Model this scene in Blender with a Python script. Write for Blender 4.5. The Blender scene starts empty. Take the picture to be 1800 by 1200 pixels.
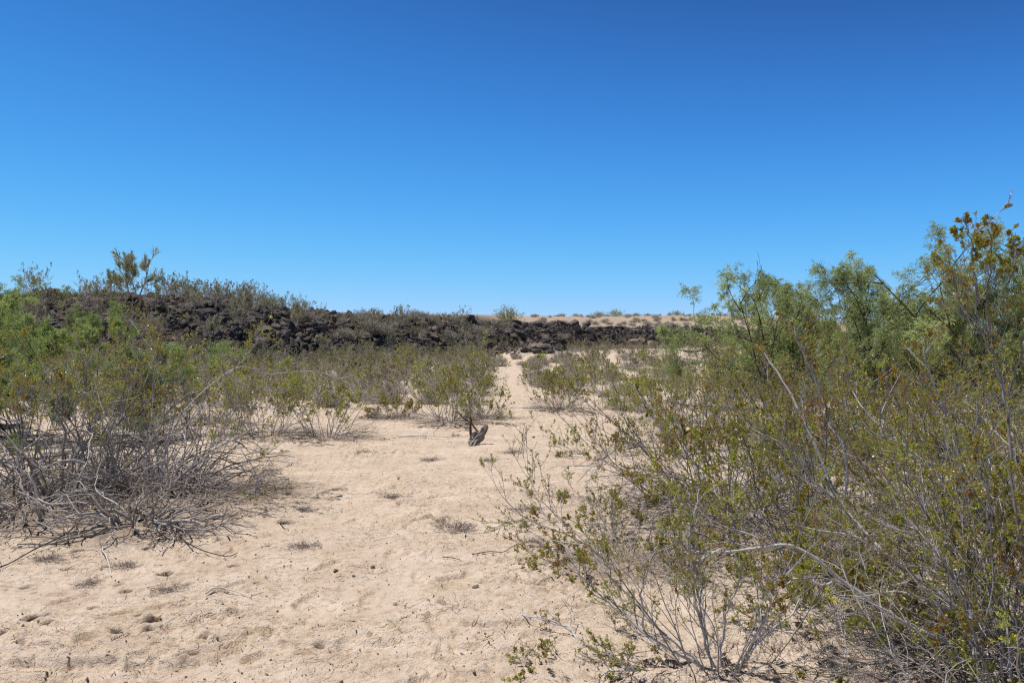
import bpy, bmesh, math
import numpy as np
from mathutils import Vector

scene = bpy.context.scene
COL = scene.collection
R = math.radians
F_PX, CX, CY, EYE = 1500.0, 900.0, 600.0, 1.6      # photo is 1800 x 1200, 30 mm lens on 36 mm

# ------------------------------------------------------------------ noise
def _hash(ix, iy, seed):
    h = (ix.astype(np.int64) * 374761393 + iy.astype(np.int64) * 668265263 + seed * 974634777) & 0xffffffff
    h = ((h ^ (h >> 13)) * 1274126177) & 0xffffffff
    h = ((h ^ (h >> 16)) * 2246822519) & 0xffffffff
    return ((h ^ (h >> 15)) & 0xffffff) / float(0xffffff)

def vnoise(x, y, seed=0):
    ix, iy = np.floor(x), np.floor(y)
    fx, fy = x - ix, y - iy
    fx = fx * fx * fx * (fx * (fx * 6 - 15) + 10); fy = fy * fy * fy * (fy * (fy * 6 - 15) + 10)
    a, b = _hash(ix, iy, seed), _hash(ix + 1, iy, seed)
    c, d = _hash(ix, iy + 1, seed), _hash(ix + 1, iy + 1, seed)
    return (a + (b - a) * fx) * (1 - fy) + (c + (d - c) * fx) * fy

def fbm(x, y, seed=0, octv=4, gain=0.5):
    s, amp, tot = 0.0, 1.0, 0.0
    for o in range(octv):
        s = s + amp * (vnoise(x * 2 ** o + 17.3 * o, y * 2 ** o - 9.1 * o, seed + o) * 2 - 1)
        tot += amp; amp *= gain
    return s / tot

def sstep(a, b, x):
    t = np.clip((x - a) / (b - a), 0, 1)
    return t * t * (3 - 2 * t)

# ------------------------------------------------------------------ terrain
FX = np.array([-400, -60, -26, -16, -10.4, -5, -1, 2.5, 7, 13, 20, 27, 43, 72, 400.])
FY = np.array([60, 46, 44, 46, 52, 58, 66, 75, 84, 90, 95, 99, 108, 120, 160.])
HX = np.array([-400, -60, -31, -21, -18.5, -14, -10, -5, 1.6, 13, 27, 43, 60, 400.])
HZ = np.array([4.3, 4.4, 4.5, 4.5, 4.15, 3.5, 3.4, 3.25, 3.1, 3.05, 3.1, 3.05, 2.4, 2.0])
WX = np.array([-400, -12, -5, 2, 7, 400.])
WY = np.array([10, 10, 10, 8, 5.5, 5.0])
# coppice mounds under the large bushes: x, y, radius, height
MOUNDS = [(-4.7, 8.9, 1.3, 0.12), (-3.3, 8.2, 0.9, 0.08), (2.1, 8.2, 1.3, 0.08), (-3.9, 13.6, 1.1, .08),
          (-1.2, 16.5, .9, .08), (1.1, 19.2, 1.3, .08), (2.0, 65.5, 2.6, 1.25), (-7.0, 50, 2.5, .5)]

def g2(px, py, h=0.0):
    """ground point under a photo pixel, on flat sand raised by h"""
    d = (EYE - h) * F_PX / (py - CY)
    return ((px - CX) / F_PX * d, d)

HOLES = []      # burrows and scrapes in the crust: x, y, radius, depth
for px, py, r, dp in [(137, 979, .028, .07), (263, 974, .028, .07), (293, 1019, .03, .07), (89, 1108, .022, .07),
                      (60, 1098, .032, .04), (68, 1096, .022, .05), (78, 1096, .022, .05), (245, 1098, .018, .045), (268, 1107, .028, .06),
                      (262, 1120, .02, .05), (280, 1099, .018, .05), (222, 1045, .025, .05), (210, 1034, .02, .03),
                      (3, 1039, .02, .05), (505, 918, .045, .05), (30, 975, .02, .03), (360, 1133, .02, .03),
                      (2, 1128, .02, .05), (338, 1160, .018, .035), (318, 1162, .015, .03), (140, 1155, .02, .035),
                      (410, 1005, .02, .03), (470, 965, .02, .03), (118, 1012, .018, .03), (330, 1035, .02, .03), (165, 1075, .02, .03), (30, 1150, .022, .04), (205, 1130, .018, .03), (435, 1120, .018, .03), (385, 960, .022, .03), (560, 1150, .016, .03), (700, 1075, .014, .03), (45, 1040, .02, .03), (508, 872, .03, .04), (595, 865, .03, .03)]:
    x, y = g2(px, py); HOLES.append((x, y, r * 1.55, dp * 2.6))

FEET = []       # soft old footprints: x, y, heading
_fr = np.random.default_rng(12)
for px, py, hd in [(120, 1060, .4), (190, 1095, .5), (300, 1075, .3), (360, 1100, .2), (420, 1085, .4), (150, 1140, .6), (250, 1160, .3), (480, 1130, .1), (540, 1060, .2), (610, 1150, 0), (650, 1060, .1),
                   (690, 980, 0), (740, 1030, .1), (720, 930, 0), (770, 1120, -.1), (760, 880, .1), (800, 860, 0), (700, 860, .2), (620, 920, .3), (580, 1000, .2), (400, 1040, .5), (830, 1030, -.2), (860, 930, 0)]:
    x_, y_ = g2(px, py); FEET.append((x_, y_, hd + _fr.normal(0, .25)))
def slope_s(x, y):
    return y - np.interp(x, FX, FY)

def ground_z(x, y, fine=True):
    x = np.asarray(x, float); y = np.asarray(y, float)
    s = slope_s(x, y) + 1.6 * fbm(x * .22, y * .22, 5, 3)
    W, H = np.interp(x, WX, WY), np.interp(x, HX, HZ)
    base = np.interp(y, [0, 50, 95, 200], [0, 0, 1.0, 1.0])
    t = sstep(0, 1, s / W)
    z = base + (H - base) * t
    # pale hill behind the lava edge
    dd = np.clip(s - W, 0, None)
    crest = np.interp(x, [-200, -60, -20, 0, 20, 42, 62, 80, 200], [4.6, 4.6, 4.9, 5.7, 6.3, 7.0, 6.3, 3.2, 2.5])
    up = sstep(0, 62, dd)
    z = z + np.maximum(crest - H, -1) * up
    z = z - 5.0 * sstep(80, 260, dd)
    z = z + .35 * sstep(.05, .4, t) * fbm(x * .45, y * .45, 11, 3) * (1 - .8 * sstep(4, 25, dd))
    for mx, my, mr, mh in MOUNDS:
        q = ((x - mx) ** 2 + (y - my) ** 2) / (mr * mr)
        z = z + mh * np.exp(-q * 1.2)
    flat = 1 - sstep(0, .15, t)
    z = z + flat * (.035 * fbm(x * .6, y * .6, 21, 2) + .05 * fbm(x * .12, y * .12, 22, 2))
    if fine:
        near = (1 - sstep(18, 40, y)) * flat
        z = z + near * (.020 * fbm(x * 2.6, y * 2.6, 31, 3) + .010 * fbm(x * 12, y * 12, 33, 3))
        # curled crust ledges: a terraced noise gives short steps that face the viewer
        u = fbm(x * 1.1 + .25 * fbm(x * 4, y * 4, 44, 2), y * 1.9, 41, 3) * 4.0 + y * .35
        fr = u - np.floor(u)
        amt = sstep(.15, .5, fbm(x * .9, y * .9, 47, 2) + .45 * (1 - sstep(4.2, 6.2, y)))
        z = z + near * amt * .038 * (sstep(0, .09, fr) - fr)
        u2 = fbm(x * 5.0, y * 7.0, 51, 3) * 3.5
        f2 = u2 - np.floor(u2)
        z = z + near * .013 * (sstep(0, .12, f2) - f2) * sstep(-.2, .3, fbm(x * 1.7, y * 1.7, 53, 2))
        # eroded lip along the very front
        lip = 4.19 + .07 * fbm(x * 2.2, x * 0 + 3, 61, 3) + .03 * fbm(x * 11, x * 0 + 5, 62, 3) + .25 * sstep(-.9, .3, x)*0
        z = z - near * .045 * (1 - sstep(0, .016, y - lip)) * sstep(-1.2, -1.7, x)
        for fx_, fy_, hd in FEET:
            m = (np.abs(x - fx_) < .3) & (np.abs(y - fy_) < .3)
            if m.any():
                u_ = (x[m] - fx_) * np.cos(hd) - (y[m] - fy_) * np.sin(hd); v_ = (x[m] - fx_) * np.sin(hd) + (y[m] - fy_) * np.cos(hd)
                q = np.sqrt((u_ / .055) ** 2 + (v_ / .14) ** 2) + .3 * fbm(x[m] * 14, y[m] * 14, 81, 2)
                z[m] = z[m] - .020 * (1 - sstep(.6, 1.1, q)) + .010 * np.exp(-((q - 1.25) / .22) ** 2)
        for hx, hy, hr, hd in HOLES:
            m = (np.abs(x - hx) < hr * 3) & (np.abs(y - hy) < hr * 3)
            if m.any():
                xx, yy = x[m] - hx, y[m] - hy
                w = .35 * hr * fbm((xx + hx) * 30, (yy + hy) * 30, 71, 2)
                q = np.sqrt((xx * .95) ** 2 + (yy * .8) ** 2) + w
                z[m] = z[m] - hd * (1 - sstep(hr * .55, hr * 1.05, q)) + .010 * np.exp(-((q - hr * 1.6) / (hr * .5)) ** 2)
    return z

def gz(x, y):
    return float(ground_z(np.array([x]), np.array([y]), False)[0])

def at(px, py, d):
    return np.array([(px - CX) / F_PX * d, d, EYE - (py - CY) / F_PX * d])

# ------------------------------------------------------------------ materials
def new_mat(name):
    m = bpy.data.materials.new(name); m.use_nodes = True
    nt = m.node_tree
    for n in list(nt.nodes): nt.nodes.remove(n)
    out = nt.nodes.new('ShaderNodeOutputMaterial')
    return m, nt, out

def N(nt, kind, **kw):
    n = nt.nodes.new(kind)
    for k, v in kw.items():
        if k in n.inputs: n.inputs[k].default_value = v
        else: setattr(n, k, v)
    return n

def ramp(nt, fac, stops):
    r = nt.nodes.new('ShaderNodeValToRGB')
    e = r.color_ramp.elements
    while len(e) > 1: e.remove(e[-1])
    e[0].position = stops[0][0]; e[0].color = (*stops[0][1], 1)
    for p, c in stops[1:]:
        q = e.new(p); q.color = (*c, 1)
    nt.links.new(fac, r.inputs['Fac'])
    return r.outputs['Color']

def mixc(nt, fac, a, b, mode='MIX'):
    m = nt.nodes.new('ShaderNodeMix'); m.data_type = 'RGBA'; m.blend_type = mode
    for sock, v in ((m.inputs[0], fac), (m.inputs[6], a), (m.inputs[7], b)):
        if isinstance(v, (int, float)): sock.default_value = v
        elif isinstance(v, tuple): sock.default_value = (*v, 1)
        else: nt.links.new(v, sock)
    return m.outputs[2]

def mth(nt, op, a, b=0.0):
    m = nt.nodes.new('ShaderNodeMath'); m.operation = op
    for i, v in enumerate((a, b)):
        if isinstance(v, (int, float)): m.inputs[i].default_value = v
        else: nt.links.new(v, m.inputs[i])
    return m.outputs[0]

def leaf_mat(name, stops, trans=.25, rough=.45, spec=.4, var=.25, gain=1.0):
    m, nt, out = new_mat(name)
    at_ = N(nt, 'ShaderNodeAttribute', attribute_name='tint')
    oi = nt.nodes.new('ShaderNodeObjectInfo')
    t = mth(nt, 'ADD', at_.outputs['Fac'], mth(nt, 'MULTIPLY', mth(nt, 'SUBTRACT', oi.outputs['Random'], .5), var))
    c = ramp(nt, t, [(q, tuple(min(v * gain, .9) for v in col)) for q, col in stops])
    p = N(nt, 'ShaderNodeBsdfPrincipled', Roughness=rough)
    p.inputs['Specular IOR Level'].default_value = spec
    nt.links.new(c, p.inputs['Base Color'])
    tr = nt.nodes.new('ShaderNodeBsdfTranslucent')
    nt.links.new(mixc(nt, 1.0, c, (1.25, 1.2, .6), 'MULTIPLY'), tr.inputs['Color'])
    mx = N(nt, 'ShaderNodeMixShader', Fac=trans)
    nt.links.new(p.outputs[0], mx.inputs[1]); nt.links.new(tr.outputs[0], mx.inputs[2])
    nt.links.new(mx.outputs[0], out.inputs['Surface'])
    return m

def bark_mat(name, stops, rough=.8, band=0.0, spec=.2):
    m, nt, out = new_mat(name)
    at_ = N(nt, 'ShaderNodeAttribute', attribute_name='tint')
    geo = nt.nodes.new('ShaderNodeNewGeometry')
    nz = N(nt, 'ShaderNodeTexNoise', Scale=38.0, Detail=3.0)
    nt.links.new(geo.outputs['Position'], nz.inputs['Vector'])
    t = mth(nt, 'ADD', at_.outputs['Fac'], mth(nt, 'MULTIPLY', mth(nt, 'SUBTRACT', nz.outputs['Fac'], .5), .7))
    c = ramp(nt, t, stops)
    if band:
        nb = N(nt, 'ShaderNodeTexNoise', Scale=16.0, Detail=1.0)
        nt.links.new(geo.outputs['Position'], nb.inputs['Vector'])
        k = mth(nt, 'GREATER_THAN', nb.outputs['Fac'], .63)
        c = mixc(nt, mth(nt, 'MULTIPLY', k, band), c, (.035, .03, .028))
    p = N(nt, 'ShaderNodeBsdfPrincipled', Roughness=rough)
    p.inputs['Specular IOR Level'].default_value = spec
    nt.links.new(c, p.inputs['Base Color'])
    bm_ = N(nt, 'ShaderNodeBump', Strength=.5, Distance=.004)
    nt.links.new(nz.outputs['Fac'], bm_.inputs['Height']); nt.links.new(bm_.outputs[0], p.inputs['Normal'])
    nt.links.new(p.outputs[0], out.inputs['Surface'])
    return m

M = {}
M['creosote_leaf'] = leaf_mat('creosote leaf', [(0, (.125, .058, .016)), (.2, (.130, .088, .018)), (.38, (.118, .110, .021)), (.72, (.135, .148, .030)), (1, (.27, .27, .08))], .42, .34, .5, gain=2.75)
M['distant_leaf'] = leaf_mat('olive scrub leaf', [(0, (.108, .080, .040)), (.35, (.115, .102, .045)), (.65, (.118, .120, .050)), (1, (.20, .20, .085))], .38, .5, .35, gain=2.1)
M['mesquite_leaf'] = leaf_mat('mesquite leaf', [(0, (.095, .098, .050)), (.4, (.120, .143, .074)), (.7, (.155, .185, .098)), (1, (.25, .28, .155))], .45, .45, .4, gain=2.15)
M['green_mesquite_leaf'] = leaf_mat('green mesquite leaf', [(0, (.085, .095, .040)), (.4, (.098, .132, .055)), (.7, (.132, .176, .075)), (1, (.21, .26, .12))], .45, .45, .4, gain=2.0)
M['grey_leaf'] = leaf_mat('grey scrub leaf', [(0, (.15, .125, .085)), (.5, (.17, .155, .10)), (1, (.22, .22, .13))], .3, .7, .2, gain=1.6)
M['broom_leaf'] = leaf_mat('palo verde twig', [(0, (.16, .15, .085)), (.5, (.23, .23, .13)), (1, (.30, .30, .19))], .3, .6, .3, gain=2.0)
M['pale_bark'] = bark_mat('pale creosote bark', [(0, (.085, .07, .062)), (.3, (.20, .18, .168)), (.65, (.36, .34, .335)), (1, (.62, .605, .62))], .55, .6, .35)
M['grey_twig'] = bark_mat('weathered grey twig', [(0, (.09, .07, .06)), (.35, (.25, .215, .19)), (.7, (.42, .38, .35)), (1, (.56, .52, .49))], .85)
M['pale_twig'] = bark_mat('sun bleached twig', [(0, (.17, .14, .11)), (.35, (.36, .315, .26)), (.7, (.54, .49, .42)), (1, (.66, .61, .54))], .9)
M['dark_bark'] = bark_mat('dark bark', [(0, (.018, .014, .012)), (.5, (.065, .05, .042)), (1, (.13, .105, .09))], .9)
M['dry_wood'] = bark_mat('silvery dead wood', [(0, (.05, .04, .033)), (.4, (.20, .175, .155)), (.85, (.40, .365, .34)), (1, (.62, .58, .54))], .85)
M['brown_wood'] = bark_mat('brown dead wood', [(0, (.03, .018, .010)), (.5, (.085, .05, .027)), (1, (.15, .10, .06))], .85)
M['straw'] = leaf_mat('dry straw', [(0, (.28, .22, .11)), (.5, (.38, .31, .15)), (1, (.46, .39, .21))], .15, .8, .1)

def make_ground_mat():
    m, nt, out = new_mat('desert ground')
    L = nt.links
    geo = nt.nodes.new('ShaderNodeNewGeometry'); pos = geo.outputs['Position']
    def nz(scale, detail=4.0, rough=.55, vec=None, dist=0.0):
        n = N(nt, 'ShaderNodeTexNoise', Scale=scale, Detail=detail, Roughness=rough, Distortion=dist)
        L.new(vec or pos, n.inputs['Vector']); return n.outputs['Fac']
    big, mid, fin, grain = nz(.35, 3.0), nz(2.2, 5.0), nz(14.0, 5.0, .65), nz(120.0, 3.0, .7)
    c = ramp(nt, mid, [(.3, (.54, .42, .322)), (.5, (.62, .50, .395)), (.7, (.69, .57, .465))])
    c = mixc(nt, mth(nt, 'MULTIPLY', ramp(nt, big, [(.42, (0, 0, 0)), (.62, (1, 1, 1))]), .45), c, (.60, .49, .385))
    c = mixc(nt, ramp(nt, fin, [(.36, (.55, .55, .55)), (.5, (0, 0, 0))]), c, (.40, .275, .18))
    # straw coloured stubble patches
    st = ramp(nt, nz(1.3, 6.0, .7, dist=.6), [(.56, (0, 0, 0)), (.66, (1, 1, 1))])
    st2 = ramp(nt, nz(26.0, 3.0, .7), [(.45, (0, 0, 0)), (.6, (1, 1, 1))])
    c = mixc(nt, mth(nt, 'MULTIPLY', mth(nt, 'MULTIPLY', st, st2), .55), c, (.46, .36, .17))
    # grey organic crumbs near the plants
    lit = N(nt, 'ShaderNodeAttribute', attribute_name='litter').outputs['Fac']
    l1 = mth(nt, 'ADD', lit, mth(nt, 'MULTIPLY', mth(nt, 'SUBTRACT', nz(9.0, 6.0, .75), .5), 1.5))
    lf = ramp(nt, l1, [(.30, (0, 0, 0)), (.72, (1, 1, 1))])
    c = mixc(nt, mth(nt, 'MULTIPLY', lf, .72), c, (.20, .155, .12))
    # specks and small gravel
    vo = N(nt, 'ShaderNodeTexVoronoi', Scale=42.0); L.new(pos, vo.inputs['Vector'])
    vcol = nt.nodes.new('ShaderNodeSeparateColor'); L.new(vo.outputs['Color'], vcol.inputs[0])
    dot = mth(nt, 'LESS_THAN', vo.outputs['Distance'], mth(nt, 'MULTIPLY', mth(nt, 'SUBTRACT', vcol.outputs[0], .87), 1.5))
    c = mixc(nt, mth(nt, 'MULTIPLY', dot, .8), c, ramp(nt, vcol.outputs[1], [(0, (.18, .13, .095)), (.55, (.34, .25, .18)), (1, (.68, .59, .49))]))
    c = mixc(nt, .55, c, ramp(nt, grain, [(.3, (.72, .72, .72)), (.7, (1.22, 1.22, 1.22))]), 'MULTIPLY')
    c = mixc(nt, N(nt, 'ShaderNodeAttribute', attribute_name='burrow').outputs['Fac'], c, (.055, .034, .021))  # shade inside the holes, painted into the ground colour
    # lava slope dirt and the pale hill
    rock = N(nt, 'ShaderNodeAttribute', attribute_name='rocky').outputs['Fac']
    rn = nz(1.1, 6.0, .7)
    dirt = ramp(nt, rn, [(.35, (.030, .026, .024)), (.5, (.062, .050, .042)), (.64, (.135, .105, .08)), (.76, (.33, .255, .19))])
    c = mixc(nt, rock, c, dirt)
    hill = N(nt, 'ShaderNodeAttribute', attribute_name='hill').outputs['Fac']
    hn = nz(.5, 8.0, .72); hs = nz(2.6, 5.0, .8)
    hc = ramp(nt, hn, [(.3, (.27, .205, .15)), (.5, (.40, .315, .235)), (.7, (.50, .41, .32))])
    hc = mixc(nt, ramp(nt, hs, [(.56, (0, 0, 0)), (.66, (.75, .75, .75))]), hc, (.15, .115, .085))
    c = mixc(nt, hill, c, hc)
    p = N(nt, 'ShaderNodeBsdfPrincipled', Roughness=1.0)
    p.inputs['Specular IOR Level'].default_value = .08
    L.new(c, p.inputs['Base Color'])
    h = mth(nt, 'ADD', mth(nt, 'MULTIPLY', fin, .9), mth(nt, 'MULTIPLY', grain, .22))
    h = mth(nt, 'ADD', h, mth(nt, 'MULTIPLY', dot, .18))
    # crust flakes
    v2 = N(nt, 'ShaderNodeTexVoronoi', Scale=7.0, feature='DISTANCE_TO_EDGE')
    wv = nt.nodes.new('ShaderNodeVectorMath'); wv.operation = 'ADD'
    nvec = N(nt, 'ShaderNodeTexNoise', Scale=6.0, Detail=4.0); L.new(pos, nvec.inputs['Vector'])
    sc = nt.nodes.new('ShaderNodeVectorMath'); sc.operation = 'SCALE'; sc.inputs[3].default_value = .35
    L.new(nvec.outputs['Color'], sc.inputs[0]); L.new(pos, wv.inputs[0]); L.new(sc.outputs[0], wv.inputs[1])
    L.new(wv.outputs[0], v2.inputs['Vector'])
    crack = ramp(nt, v2.outputs['Distance'], [(0, (0, 0, 0)), (.05, (1, 1, 1))])
    crm = ramp(nt, nz(1.4, 4.0), [(.47, (0, 0, 0)), (.6, (1, 1, 1))])
    h = mth(nt, 'ADD', h, mth(nt, 'MULTIPLY', mth(nt, 'MULTIPLY', crack, crm), .22))
    b = N(nt, 'ShaderNodeBump', Strength=1.0, Distance=.03)
    L.new(h, b.inputs['Height']); L.new(b.outputs[0], p.inputs['Normal'])
    L.new(p.outputs[0], out.inputs['Surface'])
    return m

def make_rock_mat(name, pale=False):
    m, nt, out = new_mat(name); L = nt.links
    tc = nt.nodes.new('ShaderNodeNewGeometry'); oi = nt.nodes.new('ShaderNodeObjectInfo')
    at_ = N(nt, 'ShaderNodeAttribute', attribute_name='tint')
    n1 = N(nt, 'ShaderNodeTexNoise', Scale=1.6, Detail=6.0, Roughness=.65); L.new(tc.outputs['Position'], n1.inputs['Vector'])
    n2 = N(nt, 'ShaderNodeTexNoise', Scale=9.0, Detail=6.0, Roughness=.7); L.new(tc.outputs['Position'], n2.inputs['Vector'])
    rnd = mth(nt, 'MULTIPLY', mth(nt, 'SUBTRACT', mth(nt, 'ADD', oi.outputs['Random'], at_.outputs['Fac']), .5), .3)
    t = mth(nt, 'ADD', n1.outputs['Fac'], rnd)
    if pale:
        c = ramp(nt, t, [(.3, (.20, .155, .12)), (.6, (.34, .27, .2)), (.9, (.46, .38, .29))])
    else:
        c = ramp(nt, t, [(.28, (.030, .027, .028)), (.46, (.062, .055, .054)), (.58, (.100, .084, .077)), (.70, (.15, .108, .082)), (.88, (.30, .215, .15))])
    c = mixc(nt, .6, c, ramp(nt, n2.outputs['Fac'], [(.3, (.6, .6, .6)), (.7, (1.35, 1.35, 1.35))]), 'MULTIPLY')
    p = N(nt, 'ShaderNodeBsdfPrincipled', Roughness=.8); p.inputs['Specular IOR Level'].default_value = .3
    L.new(c, p.inputs['Base Color'])
    b = N(nt, 'ShaderNodeBump', Strength=.8, Distance=.08); L.new(n2.outputs['Fac'], b.inputs['Height']); L.new(b.outputs[0], p.inputs['Normal'])
    L.new(p.outputs[0], out.inputs['Surface'])
    return m

M['ground'] = make_ground_mat()
M['lava'] = make_rock_mat('dark lava rock')
M['pale_rock'] = make_rock_mat('pale rock', True)

# ------------------------------------------------------------------ mesh helpers
def build_mesh(name, V, F, mat, tint=None, smooth=False):
    me = bpy.data.meshes.new(name)
    V = np.asarray(V, np.float32); F = np.asarray(F, np.int32)
    k = F.shape[1]
    me.vertices.add(len(V)); me.vertices.foreach_set('co', V.ravel())
    me.loops.add(F.size); me.loops.foreach_set('vertex_index', F.ravel())
    me.polygons.add(len(F)); me.polygons.foreach_set('loop_start', np.arange(0, F.size, k, dtype=np.int32))
    if smooth: me.polygons.foreach_set('use_smooth', np.ones(len(F), bool))
    if tint is not None:
        a = me.attributes.new('tint', 'FLOAT', 'POINT'); a.data.foreach_set('value', np.asarray(tint, np.float32))
    me.update(calc_edges=True)
    me.materials.append(mat)
    return me

def link(name, data, parent=None, loc=None):
    o = bpy.data.objects.new(name, data); COL.objects.link(o)
    if parent is not None: o.parent = parent
    if loc is not None: o.location = loc
    return o

def tag(o, label, cat, group=None, kind=None):
    if label: o['label'] = label
    if cat: o['category'] = cat
    if group: o['group'] = group
    if kind: o['kind'] = kind
    return o

def nrm(v):
    return v / np.maximum(np.linalg.norm(v, axis=-1, keepdims=True), 1e-9)

def perp(rng, T):
    r = rng.normal(size=T.shape); r -= T * (r * T).sum(-1, keepdims=True)
    return nrm(r)

def grow(rng, P, D, L, n, wob, trop, floor=None):
    pts = [P]; D = nrm(D)
    tr = np.broadcast_to(np.asarray(trop, float), (len(P),))
    for i in range(n):
        D = D + rng.normal(0, wob, D.shape); D[:, 2] += tr / n
        D = nrm(D)
        P = P + D * (L / n)[:, None]
        if floor is not None:
            lo = P[:, 2] < floor
            P[lo, 2] = floor + rng.random(lo.sum()) * .02; D[lo, 2] = np.abs(D[lo, 2]) * .2
        pts.append(P)
    return np.stack(pts, 1)

def spawn(rng, pts, L, k, t0, t1, ang, asd, ratio, sid):
    B, n = pts.shape[0], pts.shape[1] - 1
    cnt = rng.poisson(k, B) if k > 1.5 else (rng.random(B) < k).astype(int)
    idx = np.repeat(np.arange(B), cnt)
    t = t0 + (t1 - t0) * rng.random(len(idx))
    f = t * n; i = np.minimum(f.astype(int), n - 1); w = (f - i)[:, None]
    a, b = pts[idx, i], pts[idx, i + 1]
    P = a * (1 - w) + b * w; T = nrm(b - a)
    th = np.radians(rng.normal(ang, asd, len(idx)))[:, None]
    D = T * np.cos(th) + perp(rng, T) * np.sin(th)
    LL = L[idx] * ratio * (1.15 - .6 * t) * rng.uniform(.6, 1.25, len(idx))
    return P, D, LL, sid[idx], idx

def tubes(pts, rad, m, tint):
    """pts (B,n,3), rad (B,n), tint (B,) -> verts, quads, vertex tint"""
    B, n = pts.shape[:2]
    T = np.empty_like(pts); T[:, 1:-1] = pts[:, 2:] - pts[:, :-2]; T[:, 0] = pts[:, 1] - pts[:, 0]; T[:, -1] = pts[:, -1] - pts[:, -2]
    T = nrm(T)
    ref = np.where(np.abs(T[:, :1, 2:3]) > .8, np.array([[[1., .2, 0]]]), np.array([[[.1, .2, 1.]]]))
    U = nrm(np.cross(T, np.broadcast_to(ref, T.shape))); W = np.cross(T, U)
    a = np.arange(m) * 2 * np.pi / m
    V = pts[:, :, None] + rad[:, :, None, None] * (U[:, :, None] * np.cos(a)[:, None] + W[:, :, None] * np.sin(a)[:, None])
    bi = (np.arange(B) * n * m)[:, None, None]; ri = (np.arange(n - 1) * m)[None, :, None]
    j = np.arange(m)[None, None]; jn = (j + 1) % m
    F = np.stack([bi + ri + j, bi + ri + jn, bi + ri + m + jn, bi + ri + m + j], -1).reshape(-1, 4)
    return V.reshape(-1, 3), F, np.repeat(tint, n * m)

def join(parts):
    Vs, Fs, Ts, o = [], [], [], 0
    for V, F, T in parts:
        Vs.append(V); Fs.append(F + o); Ts.append(T); o += len(V)
    return np.concatenate(Vs), np.concatenate(Fs), np.concatenate(Ts)

def leaf_quads(rng, P, D, size, width, tint):
    S = perp(rng, D); n = len(P)
    size = np.asarray(size)[:, None]
    mid = P + D * size * .5
    V = np.stack([P, mid + S * size * width, P + D * size, mid - S * size * width], 1).reshape(-1, 3)
    return V, np.arange(n * 4).reshape(-1, 4), np.repeat(np.clip(tint, 0, 1), 4)

def taper(r0, r1, n, B):
    t = np.linspace(0, 1, n)[None]
    return np.asarray(r0)[:, None] * (1 - t) + np.asarray(r1)[:, None] * t if np.ndim(r0) else np.tile(r0 * (1 - t) + r1 * t, (B, 1))

def smooth_path(ctrl, n):
    c = np.asarray(ctrl, float)
    c = np.vstack([2 * c[0] - c[1], c, 2 * c[-1] - c[-2]])
    k = len(c) - 3; out = []
    for u in np.linspace(0, k - 1e-6, n):
        i = int(u); t = u - i; p0, p1, p2, p3 = c[i:i + 4]
        out.append(.5 * (2 * p1 + (p2 - p0) * t + (2 * p0 - 5 * p1 + 4 * p2 - p3) * t * t + (3 * p1 - p0 - 3 * p2 + p3) * t ** 3))
    return np.array(out)

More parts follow.
